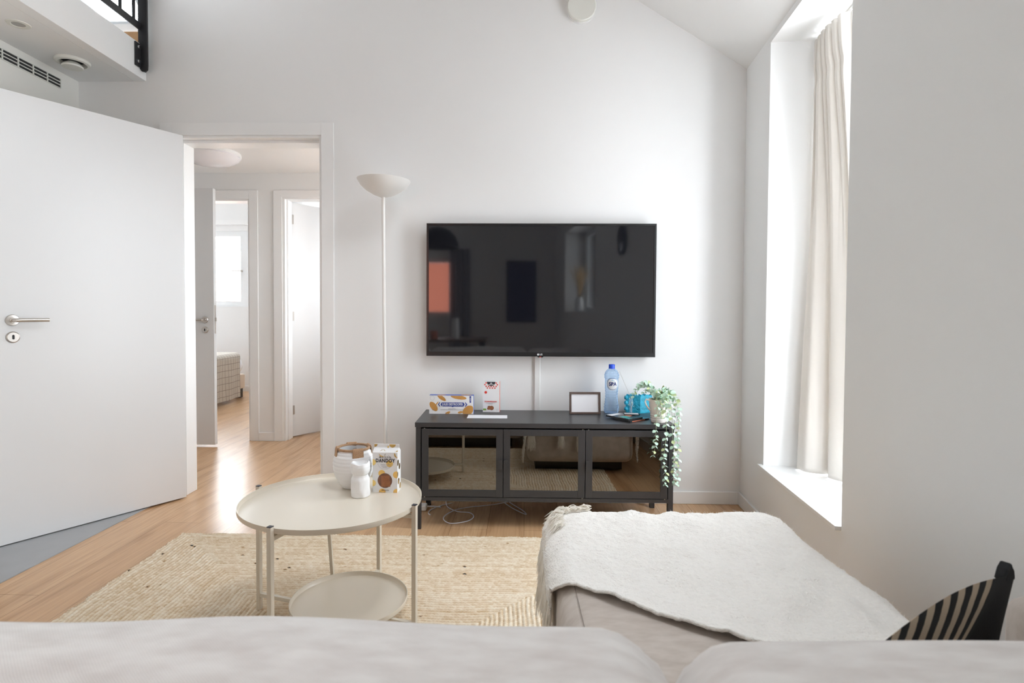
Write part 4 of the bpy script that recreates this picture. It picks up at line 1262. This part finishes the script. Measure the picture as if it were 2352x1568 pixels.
# bud vase with a wire
t = thing('bud_vase', 'slim clear glass tube vase on a thin wire beside the turquoise box', 'vase', (.668, 3.135, CT))
B().lathe([(0, .001), (.006, .001), (.0065, .01), (.0065, .048), (.0105, .052), (.0115, .062), (.0105, .074), (.0075, .085), (.008, .095)], n=20).build('tube', M['tube'], t, smooth=60)
B().tube([(.001, 0, .093), (-.022, .030, .150), (-.050, .054, .222), (-.054, .056, .235)], .0007, 6).build('wire', M['steel'], t)
lb = B()
for k in range(9):
    a = k * 2.4; z = .045 + k * .0065; c = Vector((.009 * math.cos(a), .009 * math.sin(a), z)); u = Vector((math.cos(a), math.sin(a), .5)).normalized(); v = Vector((-math.sin(a), math.cos(a), 0))
    lb.add([c, c + u * .006 + v * .004, c + u * .014, c + u * .006 - v * .004], [(0, 1, 2, 3)])
lb.tube([(0, 0, .02), (.002, 0, .06), (.0, .002, .10)], .0009, 5)
lb.build('sprig', M['leaf2'], t, fix=False)

# booklets
t = thing('booklet', 'dark glossy booklet at the bottom of the small pile beside the plant', 'booklet', (.645, 3.000, CT), math.radians(38), 'booklets piled beside the plant')
B().box((-.075, -.052, 0), (.075, .052, .008)).build('cover', M['booklet'], t, bevel=.001)
b = B(); b.box((-.060, -.0523, .002), (.040, -.0521, .006)); b.build('spine_print', M['coral'], t)
t = thing('booklet', 'dark booklet with teal and coral print on top of the small pile', 'booklet', (.606, 3.010, CT + .0082), math.radians(-52), 'booklets piled beside the plant')
B().box((-.078, -.055, 0), (.078, .055, .009)).build('cover', M['booklet'], t, bevel=.001)
b = B(); b.box((.005, -.040, .009), (.045, .005, .0094)); b.prism([(.050, -.050), (.074, -.050), (.074, -.020)], .009, .0094); b.build('teal_print', M['teal'], t)
b = B(); b.prism([(-.010, .010), (.030, .010), (.020, .040), (-.015, .045)], .009, .0094); b.build('coral_print', M['coral'], t)
b = B(); b.box((-.074, -.050, .009), (-.040, .040, .0094)); b.build('pale_print', M['paper'], t)
t = thing('leaflet', 'small folded pale leaflet leaning on the pile of booklets', 'leaflet', (.655, 3.052, CT + .0176), math.radians(-8))
b = B().box((-.040, -.024, 0), (.040, .024, .004)); b.build('cover', M['booklet'], t)
b = B().box((-.038, -.022, .004), (.034, .020, .0046)); b.build('face', M['paper'], t)

# potted trailing plant
PX, PY = .768, 2.945
t = thing('trailing_plant', 'artificial eucalyptus trailing from a cream ribbed pot over the cabinet edge', 'plant', (PX, PY, CT))
prof = [(0, 0), (.036, 0), (.038, .004)]
for z in np.linspace(.006, .044, 16): prof.append((.0385 + z * .06 + .0012 * math.sin(z * 560), float(z)))
prof += [(.043, .052), (.046, .085), (.049, .112), (.051, .118), (.049, .118), (.045, .108), (.04, .07), (0, .066)]
pot = B().lathe(prof, n=48).build('plant_pot', M['potglaze'], t, smooth=45)
B().tube([(-.047, -.010, .110), (-.066, -.014, .118), (-.072, -.016, .106), (-.066, -.014, .088), (-.050, -.010, .066), (-.043, -.009, .060)], .0042, 10).build('handle', M['potglaze'], pot, smooth=60)
B().lathe([(0, .100), (.044, .100)], n=24).build('soil', mat('dry_moss', (.12, .13, .06), .95, bump=(200, 1, .01)), pot)
rd = random.Random(11)


def leaf(bb, c, direction, nrm, L, w, mi):
    d = Vector(direction).normalized(); n = Vector(nrm); n = (n - d * n.dot(d)).normalized(); s = d.cross(n)
    vs = []; K = 6
    for i in range(K + 1):
        u = i / K; ww = w * math.sin(PI * (u * .93 + .05)) ** .75 * (1 if u < 1 else .1)
        cen = c + d * L * u - n * L * .18 * u * u
        vs += [cen - s * ww / 2 + n * ww * .12, cen, cen + s * ww / 2 + n * ww * .12]
    fs = []
    for i in range(K): fs += [(3 * i, 3 * i + 1, 3 * i + 4, 3 * i + 3), (3 * i + 1, 3 * i + 2, 3 * i + 5, 3 * i + 4)]
    bb.add(vs, fs, mi)


def trail(path, n, size):
    """stem along a smooth path with pairs of round leaves"""
    P_ = [Vector(p) for p in path]; pts = []
    for i in range(len(P_) - 1):
        a, b_, c, d = P_[max(i - 1, 0)], P_[i], P_[i + 1], P_[min(i + 2, len(P_) - 1)]
        for k in range(10):
            u = k / 10; pts.append(.5 * ((2 * b_) + (c - a) * u + (2 * a - 5 * b_ + 4 * c - d) * u * u + (3 * b_ - a - 3 * c + d) * u ** 3))
    pts.append(P_[-1])
    bb = B(); bb.tube(pts, .0012, 6, 0, radii=[.0014 - .0007 * i / len(pts) for i in range(len(pts))])
    for k in range(n):
        u = (k + .6) / n * (len(pts) - 2); i = int(u); c = pts[i].lerp(pts[i + 1], u - i); dr = (pts[min(i + 2, len(pts) - 1)] - pts[i]).normalized()
        a = k * 1.62 + rd.random() * .9
        ax = dr.cross(Vector((.3, 1, .2))).normalized(); ay = dr.cross(ax)
        for sg in (0, PI):
            o_ = ax * math.cos(a + sg) + ay * math.sin(a + sg)
            L = size * (.75 + .5 * rd.random()) * (1 - .35 * k / n)
            leaf(bb, c + o_ * .001, o_ + dr * (.35 + .4 * rd.random()), -dr + o_ * .2 + Vector((rd.random() - .5, -rd.random(), rd.random() - .5)) * 1.1, L, L * .82, 2 if rd.random() < .16 else 1)
    return bb.build('trailing_stem', [M['stem'], M['leaf'], M['leaf2']], t, smooth=60, fix=False)


R0 = .103
FYp = CY0 - .018 - PY          # just in front of the cabinet
RXp = CX1 + .014 - PX          # just past its right side
trail([(-.01, -.01, R0), (-.022, -.040, .150), (-.034, FYp - .012, .095), (-.040, FYp - .014, -.03), (-.040, FYp - .012, -.09), (-.052, FYp - .012, -.160)], 16, .025)
trail([(.0, -.01, R0), (-.002, -.045, .150), (.004, FYp - .016, .100), (.010, FYp - .018, -.05), (.000, FYp - .016, -.16), (.012, FYp - .014, -.24), (.008, FYp - .014, -.300)], 26, .026)
trail([(.01, -.005, R0), (.020, -.040, .155), (.036, FYp - .010, .090), (.044, FYp - .012, -.06), (.058, FYp - .012, -.17), (.050, FYp - .012, -.235), (.058, FYp - .012, -.292)], 24, .025)
trail([(.02, -.005, R0), (.050, -.030, .150), (RXp + .012, -.050, .080), (RXp + .004, -.060, -.08), (RXp + .010, -.055, -.22), (RXp + .004, -.055, -.318)], 26, .025)
trail([(.02, .01, R0), (.058, .01, .160), (RXp + .020, .005, .080), (RXp + .024, .0, -.02), (RXp + .018, -.01, -.13)], 16, .025)
trail([(.02, .02, R0), (.05, .03, .155), (RXp + .005, .03, .09), (RXp + .012, .03, -.05), (RXp + .006, .02, -.20)], 15, .022)
trail([(-.01, .01, R0), (-.03, .03, .170), (-.065, .06, .185), (-.095, .08, .155), (-.115, .085, .115)], 15, .024)
trail([(.0, .01, R0), (-.02, .05, .175), (-.05, .09, .190), (-.085, .11, .165)], 13, .024)
trail([(.0, .0, R0), (.0, -.015, .150), (.02, -.035, .165), (.045, -.045, .130)], 10, .024)
trail([(.01, .0, R0), (.02, -.01, .155), (.03, -.01, .170), (.055, -.02, .150)], 10, .024)
trail([(.0, -.01, R0), (-.005, -.038, .130), (-.008, -.062, .080), (-.002, -.072, .030)], 11, .024)
trail([(.02, -.01, R0), (.03, -.045, .125), (.030, -.068, .070), (.034, -.072, .020)], 11, .024)
trail([(-.01, .0, R0), (-.03, .01, .15), (-.05, .02, .165), (-.07, .03, .140)], 10, .022)

# ------------------------------------------------------------------ cables under the cabinet
def cord(pts, name, label, r=.0028):
    P_ = [Vector(p) for p in pts]; q = []
    for i in range(len(P_) - 1):
        a, b_, c, d = P_[max(i - 1, 0)], P_[i], P_[i + 1], P_[min(i + 2, len(P_) - 1)]
        for k in range(8):
            u = k / 8; q.append(.5 * ((2 * b_) + (c - a) * u + (2 * a - 5 * b_ + 4 * c - d) * u * u + (3 * b_ - a - 3 * c + d) * u ** 3))
    q.append(P_[-1])
    return tag(B().tube(q, r, 8).build(name, M['cord'], smooth=60), label, 'cable', 'white cables under the cabinet')


cord([(-.36, 3.29, .004), (-.34, 3.20, .004), (-.28, 3.13, .004), (-.21, 3.11, .0045), (-.185, 3.05, .004), (-.215, 2.985, .004), (-.30, 2.95, .004), (-.345, 3.03, .004), (-.30, 3.13, .0085), (-.22, 3.20, .0045), (-.16, 3.22, .004), (-.08, 3.25, .004), (.0, 3.30, .004)], 'power_cable', 'white looped cable on the floor under the left cabinet door')
cord([(-.02, 3.28, .004), (.02, 3.20, .004), (.075, 3.12, .004), (.10, 3.10, .004), (.075, 3.17, .004), (.03, 3.25, .004), (.0, 3.31, .004)], 'power_cable', 'white cable loop on the floor below the middle cabinet door')
cord([(-.42, 3.07, .004), (-.435, 3.10, .004), (-.425, 3.16, .004), (-.38, 3.22, .004), (-.32, 3.27, .004)], 'power_cable', 'short white cable bend beside the left cabinet foot')
t = thing('plug_adapter', 'white plug adapter on the floor behind the left cabinet leg', 'plug', (-.478, 3.165, 0))
B().box((-.025, -.03, 0), (.025, .03, .030)).build('casing', M['whiteplastic'], t, bevel=.008, seg=3)
B().tube([(.024, .01, .015), (.06, .02, .012), (.10, .03, .004)], .004, 8).build('lead', M['cord'], t)

# ------------------------------------------------------------------ curtain
BOT = [(.285, .43), (.20, .44), (.140, .455), (.138, .49), (.150, .535), (.205, .560), (.240, .555), (.232, .585), (.215, .62), (.235, .665), (.272, .69), (.292, .665), (.288, .70), (.262, .73), (.285, .75)]
TOP_S = (.415, .735)


def spline(P_, u):
    x = u * (len(P_) - 1); i = min(int(x), len(P_) - 2); u = x - i
    a, b_, c, d = P_[max(i - 1, 0)], P_[i], P_[i + 1], P_[min(i + 2, len(P_) - 1)]
    return [.5 * ((2 * b_[k]) + (c[k] - a[k]) * u + (2 * a[k] - 5 * b_[k] + 4 * c[k] - d[k]) * u * u + (3 * b_[k] - a[k] - 3 * c[k] + d[k]) * u ** 3) for k in (0, 1)]


def curtain_pt(u, z):
    """u 0..1 along the gathered cloth; z height"""
    zt_ = (z - .340) / 2.088
    bt_, bs = spline(BOT, u)
    # upper part: lines of the folds run into a pleated heading
    w = u * 6.5 * 2 * PI
    pl = max(-1, min(1, 1.5 * math.sin(w)))
    amp = .034 if zt_ > .90 else .034 * max(0, (zt_ - .30) / .60) ** 1.6
    pinch = 1 - .22 * math.exp(-((zt_ - .905) / .018) ** 2)
    tt = .225 + amp * pl * pinch - .018 * (1 - abs(2 * u - 1))
    ss = TOP_S[0] + (TOP_S[1] - TOP_S[0]) * u + .010 * math.sin(w + 1.2) * min(1, amp / .034)
    k = zt_ ** 1.25
    return rw(bs * (1 - k) + ss * k, bt_ * (1 - k) + tt * k, z)


zs = [.340 + 2.088 * (j / 90) for j in range(91)]
cb = B().grid(lambda i, j: curtain_pt(i / 260, zs[j]), 261, 91)
cu = cb.build('cloth', M['curtain'], None, smooth=70, fix=False)
cu.name = 'curtain'
md = cu.modifiers.new('thickness', 'SOLIDIFY'); md.thickness = .003
tag(cu, 'long cream pleated curtain drawn to the far side of the window recess', 'curtain')

# ------------------------------------------------------------------ sofa
t = thing('corner_sofa', 'oatmeal corner sofa with chaise in the foreground', 'sofa', (0, 0, 0))


def rbox_soft(a, b_, r, n=7, puff=0.0, wob=0.0, seed=0):
    """soft cushion: rounded box with puffed faces"""
    a, b_ = Vector(a), Vector(b_); c = (a + b_) / 2; h = (b_ - a) / 2
    res = [max(6, int(2 * h[k] / .035)) for k in range(3)]
    bb = B(); cache = {}

    def P(p):
        q = Vector([min(max(p[k], -h[k] + r), h[k] - r) for k in range(3)])
        d = Vector(p) - q
        out = q + d.normalized() * r if d.length > 1e-9 else Vector(p)
        if d.length <= 1e-9: out = Vector(p)
        pf = [1 - (p[k] / h[k]) ** 2 for k in range(3)]
        for k in range(3):
            o1, o2 = (k + 1) % 3, (k + 2) % 3
            out[k] += puff * (p[k] / h[k]) * max(0, pf[o1]) ** .6 * max(0, pf[o2]) ** .6
        if wob: out += Vector((0, 0, 1)) * wob * noise.noise(Vector((out.x * 3 + seed, out.y * 3, out.z * 2)))
        return c + out
    for k in range(3):
        o1, o2 = (k + 1) % 3, (k + 2) % 3
        for sgn in (-1, 1):
            def G(i, j, k=k, o1=o1, o2=o2, sgn=sgn):
                p = [0, 0, 0]; p[k] = sgn * h[k]
                # denser near edges
                f = lambda u: math.sin((u - .5) * PI) * .5 * .55 + (u - .5) * .45
                p[o1] = 2 * h[o1] * f(i / res[o1]); p[o2] = 2 * h[o2] * f(j / res[o2])
                return P(p)
            bb.grid(G, res[o1] + 1, res[o2] + 1, flip=(sgn < 0))
    return bb


def soft(name, mt, *args, **kw):
    bb = rbox_soft(*args, **kw)
    import bmesh
    o = bb.build(name, mt, t, smooth=None)
    bm = bmesh.new(); bm.from_mesh(o.data); bmesh.ops.remove_doubles(bm, verts=bm.verts, dist=.0004); bmesh.ops.recalc_face_normals(bm, faces=bm.faces); bm.to_mesh(o.data); bm.free()
    o.data.polygons.foreach_set('use_smooth', [True] * len(o.data.polygons))
    return o


CHX0, CHX1, CHY1, CHT = .128, .850, 1.860, .452
soft('back_frame', M['sofa'], (-1.75, .335, .11), (1.0, .475, .62), .04)
soft('seat', M['chaise'], (-1.62, .49, .085), (CHX0 - .004, 1.16, CHT), .05, puff=.008)
soft('chaise', M['chaise'], (CHX0, .49, .080), (CHX1, CHY1, CHT), .05, puff=.010)
soft('back_cushion', M['sofa'], (-.80, .475, .43), (.178, .705, .737), .075, puff=.012, wob=.010, seed=2)
soft('back_cushion', M['sofa'], (.188, .475, .43), (.875, .700, .727), .075, puff=.012, wob=.004, seed=5)
soft('back_cushion', M['sofa'], (-1.60, .475, .43), (-.81, .705, .737), .075, puff=.012, wob=.008, seed=9)
soft('arm', M['chaise'], (.885, .49, .11), (1.015, 1.045, .605), .035)
soft('arm', M['chaise'], (-1.76, .49, .11), (-1.63, 1.16, .605), .035)
for x0, x1, y0, y1 in ((-1.6, CHX0 - .1, .45, 1.10), (CHX0 + .06, CHX1 - .06, .5, CHY1 - .10)):
    B().box((x0, y0, .0138), (x1, y1, .10)).build('plinth', M['bezel'], t)
# top seam of the chaise
sx = B().tube([(CHX0 + .030, y, CHT + .0035 - .0) for y in np.linspace(.75, CHY1 - .05, 24)], .0008, 5)
sx.build('seam', mat('seam_thread', (.20, .165, .14), .9), t)

# ------------------------------------------------------------------ throw over the chaise
t = thing('throw_blanket', 'cream fuzzy wool throw with tassels spread over the chaise', 'blanket', (0, 0, 0))
nu, nv = 230, 300
TXL, TXR = CHX0 - .006, CHX1 + .006
HL, HR, HF = .085, .16, .165


def bend(s, lo, hi, rad):
    """arc-length s measured from lo; returns position and drop past either edge"""
    if s > hi - rad:
        q = s - (hi - rad); L = rad * PI / 2
        if q < L: return hi - rad + rad * math.sin(q / rad), rad * (1 - math.cos(q / rad))
        return hi, rad + q - L
    if s < lo + rad:
        q = lo + rad - s; L = rad * PI / 2
        if q < L: return lo + rad - rad * math.sin(q / rad), rad * (1 - math.cos(q / rad))
        return lo, rad + q - L
    return s, 0.0


def throw_pt(i, j):
    u, v = i / (nu - 1), j / (nv - 1)
    sx_ = TXL - HL + (TXR + HR - TXL + HL) * u
    ynear = 1.395 - .74 * (sx_ - .10) - .05 * math.sin(u * 5)
    ynear = max(ynear, .76 if sx_ > .7 else 0)
    ynear = 1.375 + (ynear - 1.375) if sx_ > .10 else 1.395 + (.10 - sx_) * .15
    sy_ = ynear + (CHY1 + HF - .012 * math.sin(u * 23) - ynear) * v
    x, dx_ = bend(sx_, TXL, TXR, .055); y, dy_ = bend(sy_, .3, CHY1 + .006, .055)
    n1 = noise.noise(Vector((sx_ * 7, sy_ * 3.5, 0))); n2 = noise.noise(Vector((sx_ * 38, sy_ * 38, 3))); n3 = noise.noise(Vector((sx_ * 120, sy_ * 120, 7))); n4 = noise.noise(Vector((sx_ * 2 + sy_ * 9, sy_ * 4 - sx_ * 16, 9)))
    pf = .010 * max(0, 1 - ((x - .489) / .361) ** 2) * max(0, 1 - ((y - 1.17) / .69) ** 2)
    hem = math.exp(-v * 26) * .006
    n5 = math.sin(sx_ * 26 + sy_ * 12 + 2.5 * n1) * max(0, noise.noise(Vector((sx_ * 3 + 5, sy_ * 3, 2))) + .25)
    off = .011 + .009 * (n1 + .5) + .0105 * n4 + .0065 * n5 + .0034 * n2 + .0024 * n3 + hem
    z = CHT + pf + off - dx_ - dy_
    side = 1 if sx_ > .5 else -1
    x += side * (min(dx_, .05) / .05) * off * .9
    y += (min(dy_, .05) / .05) * off * .9
    return (x, y, z)


tb = B().grid(throw_pt, nu, nv)
o = tb.build('cloth', M['throw'], t, smooth=80, fix=False)
md = o.modifiers.new('thickness', 'SOLIDIFY'); md.thickness = .007; md.offset = -1
# tassels along the left hem, the front end and the far left corner
fr_ = B(); rd = random.Random(4)


def yarn(a, e, sag, wig):
    pts = []
    for q in range(6):
        u = q / 5; p = a.lerp(e, u) + Vector((0, 0, sag * math.sin(PI * u)))
        p += Vector((rd.uniform(-wig, wig), rd.uniform(-wig, wig), rd.uniform(-wig, wig))) * min(1, 3 * u)
        pts.append(p)
    fr_.tube(pts, .001, 4, radii=[.0013, .0012, .0011, .0010, .0009, .0005])


for k in range(40):
    v = k / 39
    bp_ = Vector(throw_pt(0, int(v * (nv - 1)))); cl = rd.random()
    for q in range(16):
        a = bp_ + Vector((rd.uniform(-.003, .005), rd.uniform(-.011, .011), rd.uniform(0, .008)))
        L = rd.uniform(.070, .110) * (1.3 if v < .10 else .9)
        yarn(a, a + Vector((rd.uniform(-.010, .000) - .006 * cl, rd.uniform(-.014, .014), -L)), .004, .0022)
for k in range(26):
    u = (.12 if k < 8 else .33 if k < 17 else .46) + rd.uniform(-.012, .012)
    bp_ = Vector(throw_pt(int(u * (nu - 1)), nv - 1))
    for q in range(12):
        a = bp_ + Vector((rd.uniform(-.010, .010), rd.uniform(-.003, .005), rd.uniform(0, .008)))
        yarn(a, a + Vector((rd.uniform(-.016, .016), rd.uniform(.002, .014), -rd.uniform(.08, .12))), .004, .0022)
for (cx_, cy_, dx_, dy_) in ((.160, 1.700, -.034, -.020), (.158, 1.745, -.038, -.012), (.165, 1.780, -.042, -.004), (.185, 1.806, -.046, .004), (.222, 1.818, -.046, .010), (.255, 1.826, -.040, .012)):
    zt_ = CHT + .020
    for q in range(46):
        a = Vector((cx_ + rd.uniform(-.008, .012), cy_ + rd.uniform(-.010, .010), zt_ + rd.uniform(-.004, .010)))
        sp_ = rd.random()
        e = a + Vector((dx_ * (.6 + .5 * rd.random()), dy_ + rd.uniform(-.014, .014), -.010 - .024 * sp_))
        yarn(a, e, .012 * (1 - sp_), .0028)
f_ = fr_.build('fringe', M['fringe'], t, smooth=60, fix=False); f_['kind'] = 'stuff'
# fine fuzz standing up from the wool
fz = B(); rd = random.Random(21)
for k in range(2600):
    i, j = rd.randrange(2, nu - 2), rd.randrange(2, nv - 1)
    if k % 3 == 0: j = rd.randrange(int(nv * .80), int(nv * .90))
    elif k % 3 == 1: i = rd.randrange(int(nu * .80), int(nu * .88))
    else: i = rd.randrange(2, int(nu * .12))
    p = Vector(throw_pt(i, j)); a = rd.random() * 2 * PI; L = rd.uniform(.004, .011)
    d_ = Vector((math.cos(a) * .8, math.sin(a) * .8, rd.uniform(.3, 1.1))).normalized() * L; s_ = Vector((-math.sin(a), math.cos(a), 0)) * .00055
    fz.add([p - s_, p + s_, p + d_ + Vector((0, 0, .001))], [(0, 1, 2)])
f_ = fz.build('wool_fuzz', M['fringe'], t, fix=False); f_['kind'] = 'stuff'

# ------------------------------------------------------------------ striped cushion
A_, Bp = Vector((0.821, 0.934, .680)), Vector((0.483, 0.734, .680))
uax = (Bp - A_).normalized()
vR, vM, vL = [Vector((-.537 * k, .843 * k, -math.sqrt(1 - k * k))) for k in (.128, .40, .535)]


def vdir(u):
    if u < .14:
        k = u / .14; k = k * k * (3 - 2 * k)
        return vR.lerp(vM, k).normalized()
    return vM.lerp(vL, (u - .14) / .86).normalized()


vax = vM.copy()
nax = uax.cross(vax)
if nax.z > 0: nax = -nax          # the face turned towards the viewer
PW, PH = .46, .255
t = thing('striped_cushion', 'small black cushion with cream stripes on the chaise by the arm', 'cushion', (0, 0, 0))
nu2, nv2 = 50, 34
vs = []; uvs = []
for sgn in (1, -1):
    for j in range(nv2):
        for i in range(nu2):
            u, v = i / (nu2 - 1), j / (nv2 - 1)
            bul = (math.sin(PI * u) ** .7) * (math.sin(PI * v) ** .8)
            sh_ = 1.0
            p = A_ + uax * PW * (u + .02 * math.sin(PI * v) * (.5 - u) * 2) + vdir(u) * PH * (.5 + (v - .5) * sh_) + Vector((0, 0, .020 * math.sin(PI * min(1, u * 1.15)) * (1 - v))) + nax * (.022 if sgn > 0 else -.012) * bul
            vs.append(p); uvs.append((1 - u if True else u, v))
fs = []
for s_ in (0, 1):
    o_ = s_ * nu2 * nv2
    for j in range(nv2 - 1):
        for i in range(nu2 - 1):
            q = (o_ + j * nu2 + i, o_ + j * nu2 + i + 1, o_ + (j + 1) * nu2 + i + 1, o_ + (j + 1) * nu2 + i)
            fs.append(q if s_ == 0 else q[::-1])
o = B().add(vs, fs).build('cover', M['stripes'], t, fix=False)
ul = o.data.uv_layers.new(name='UVMap')
for lp in o.data.loops: ul.data[lp.index].uv = uvs[lp.vertex_index]
o.data.polygons.foreach_set('use_smooth', [True] * len(o.data.polygons))
tri = [A_ + Vector((-.034, -.010, -.004)), A_ + Vector((-.006, .002, -.006)), A_ + Vector((-.012, .000, .012)), A_ + Vector((-.018, -.004, .024)), A_ + Vector((-.027, -.007, .014))]
dd = Vector((-.008, .014, 0))
vs = [p - dd * .5 for p in tri] + [p + dd * .5 for p in tri]
fs = [(0, 1, 2, 3, 4), (9, 8, 7, 6, 5)] + [(k, (k + 1) % 5, 5 + (k + 1) % 5, 5 + k) for k in range(5)]
B().add(vs, fs).build('corner_ear', mat('black_cotton', (.012, .012, .013), .9), t, bevel=.003)

# ------------------------------------------------------------------ the room behind, seen in the glass
t = thing('framed_print', 'tall dark framed print on the rear wall', 'picture', (.19, -2.6, .95))
B().box((-.235, 0, 0), (.235, .03, .97)).build('frame', M['bezel'], t, bevel=.003)
B().box((-.215, .030, .02), (.215, .031, .95)).build('print', M['picture'], t)
t = thing('wall_clock', 'round dark clock on the right wall behind the sofa', 'clock', rw(2.39, -.005, 1.80))
b = B().lathe([(0, 0), (.14, 0), (.145, -.02), (.13, -.03), (0, -.03)], n=40, axis='x'); b.build('case', M['bezel'], t, smooth=40)
t = thing('pendant_lamp', 'black dome pendant lamp over the dining table', 'lamp', (-.98, -1.35, 1.98))
B().lathe([(.29, 0), (.285, .06), (.25, .15), (.17, .235), (.08, .275), (.02, .285), (0, .285), (0, .275), (.08, .262), (.16, .225), (.24, .14), (.28, .0)], n=48).build('lamp_shade', M['black'], t, smooth=60)
B().tube([(0, 0, .28), (0, 0, 1.30), (0, 0, 2.25)], .004, 6).build('cable', M['black'], t)
t = thing('dining_table', 'walnut dining table behind the sofa', 'table', (-1.05, -1.35, 0))
B().box((-.75, -.42, .71), (.75, .42, .745)).build('table_top', M['wood'], t, bevel=.003)
for x, y in ((-.68, -.35), (.68, -.35), (-.68, .35), (.68, .35)):
    B().box((x - .025, y - .025, 0), (x + .025, y + .025, .71)).build('leg', M['bezel'], t)
t = thing('jug', 'tall white jug on the dining table', 'jug', (-.72, -1.15, .745))
B().lathe([(0, 0), (.05, 0), (.055, .02), (.05, .2), (.045, .28), (.042, .28), (.045, .2), (0, .02)], n=28).build('body', M['plaster'], t, smooth=50)
t = thing('mug', 'red brown mug on the dining table', 'mug', (-1.0, -1.10, .745))
B().lathe([(0, 0), (.045, 0), (.05, .01), (.05, .11), (.046, .11), (.045, .01), (0, .01)], n=24).build('body', M['coral'], t, smooth=40)
t = thing('grass_vase', 'white vase of dried grass on the sill of the rear side window', 'vase', rw(4.75, .12, WIN2[2]))
B().lathe([(0, 0), (.05, 0), (.055, .02), (.05, .16), (.03, .20), (.028, .20), (.045, .15), (0, .02)], n=24).build('vessel', M['plaster'], t, smooth=50)
g = B(); rd = random.Random(2)
for k in range(60):
    a = rd.random() * 2 * PI; r = rd.random() * .14
    g.tube([(0, 0, .12), (r * .3 * math.cos(a), r * .3 * math.sin(a), .35), (r * math.cos(a), r * math.sin(a), .52 + rd.random() * .12)], .0022, 4)
g.build('dried_grass', M['grass'], t)
t = thing('opposite_house', 'red brick house outside the rear window', 'house', (-2.4, -12, 0))
B().box((-4, -3, -4), (1.4, 0, 5)).build('wall', M['brickred'], t)
B().box((1.4, -4, -4), (4, -1, 3.2)).build('side_wall', M['brick'], t)
t = thing('rear_curtain', 'grey curtain beside the rear window', 'curtain', (-.78, -2.53, 1.0))
o = B().grid(lambda i, j: (-.16 + .32 * i / 60, .03 * math.sin(i / 60 * 8 * PI), -.9 + 2.0 * j / 4), 61, 5).build('cloth', mat('grey_curtain_cloth', (.35, .35, .37), .9), t, smooth=60, fix=False)
md = o.modifiers.new('thickness', 'SOLIDIFY'); md.thickness = .003
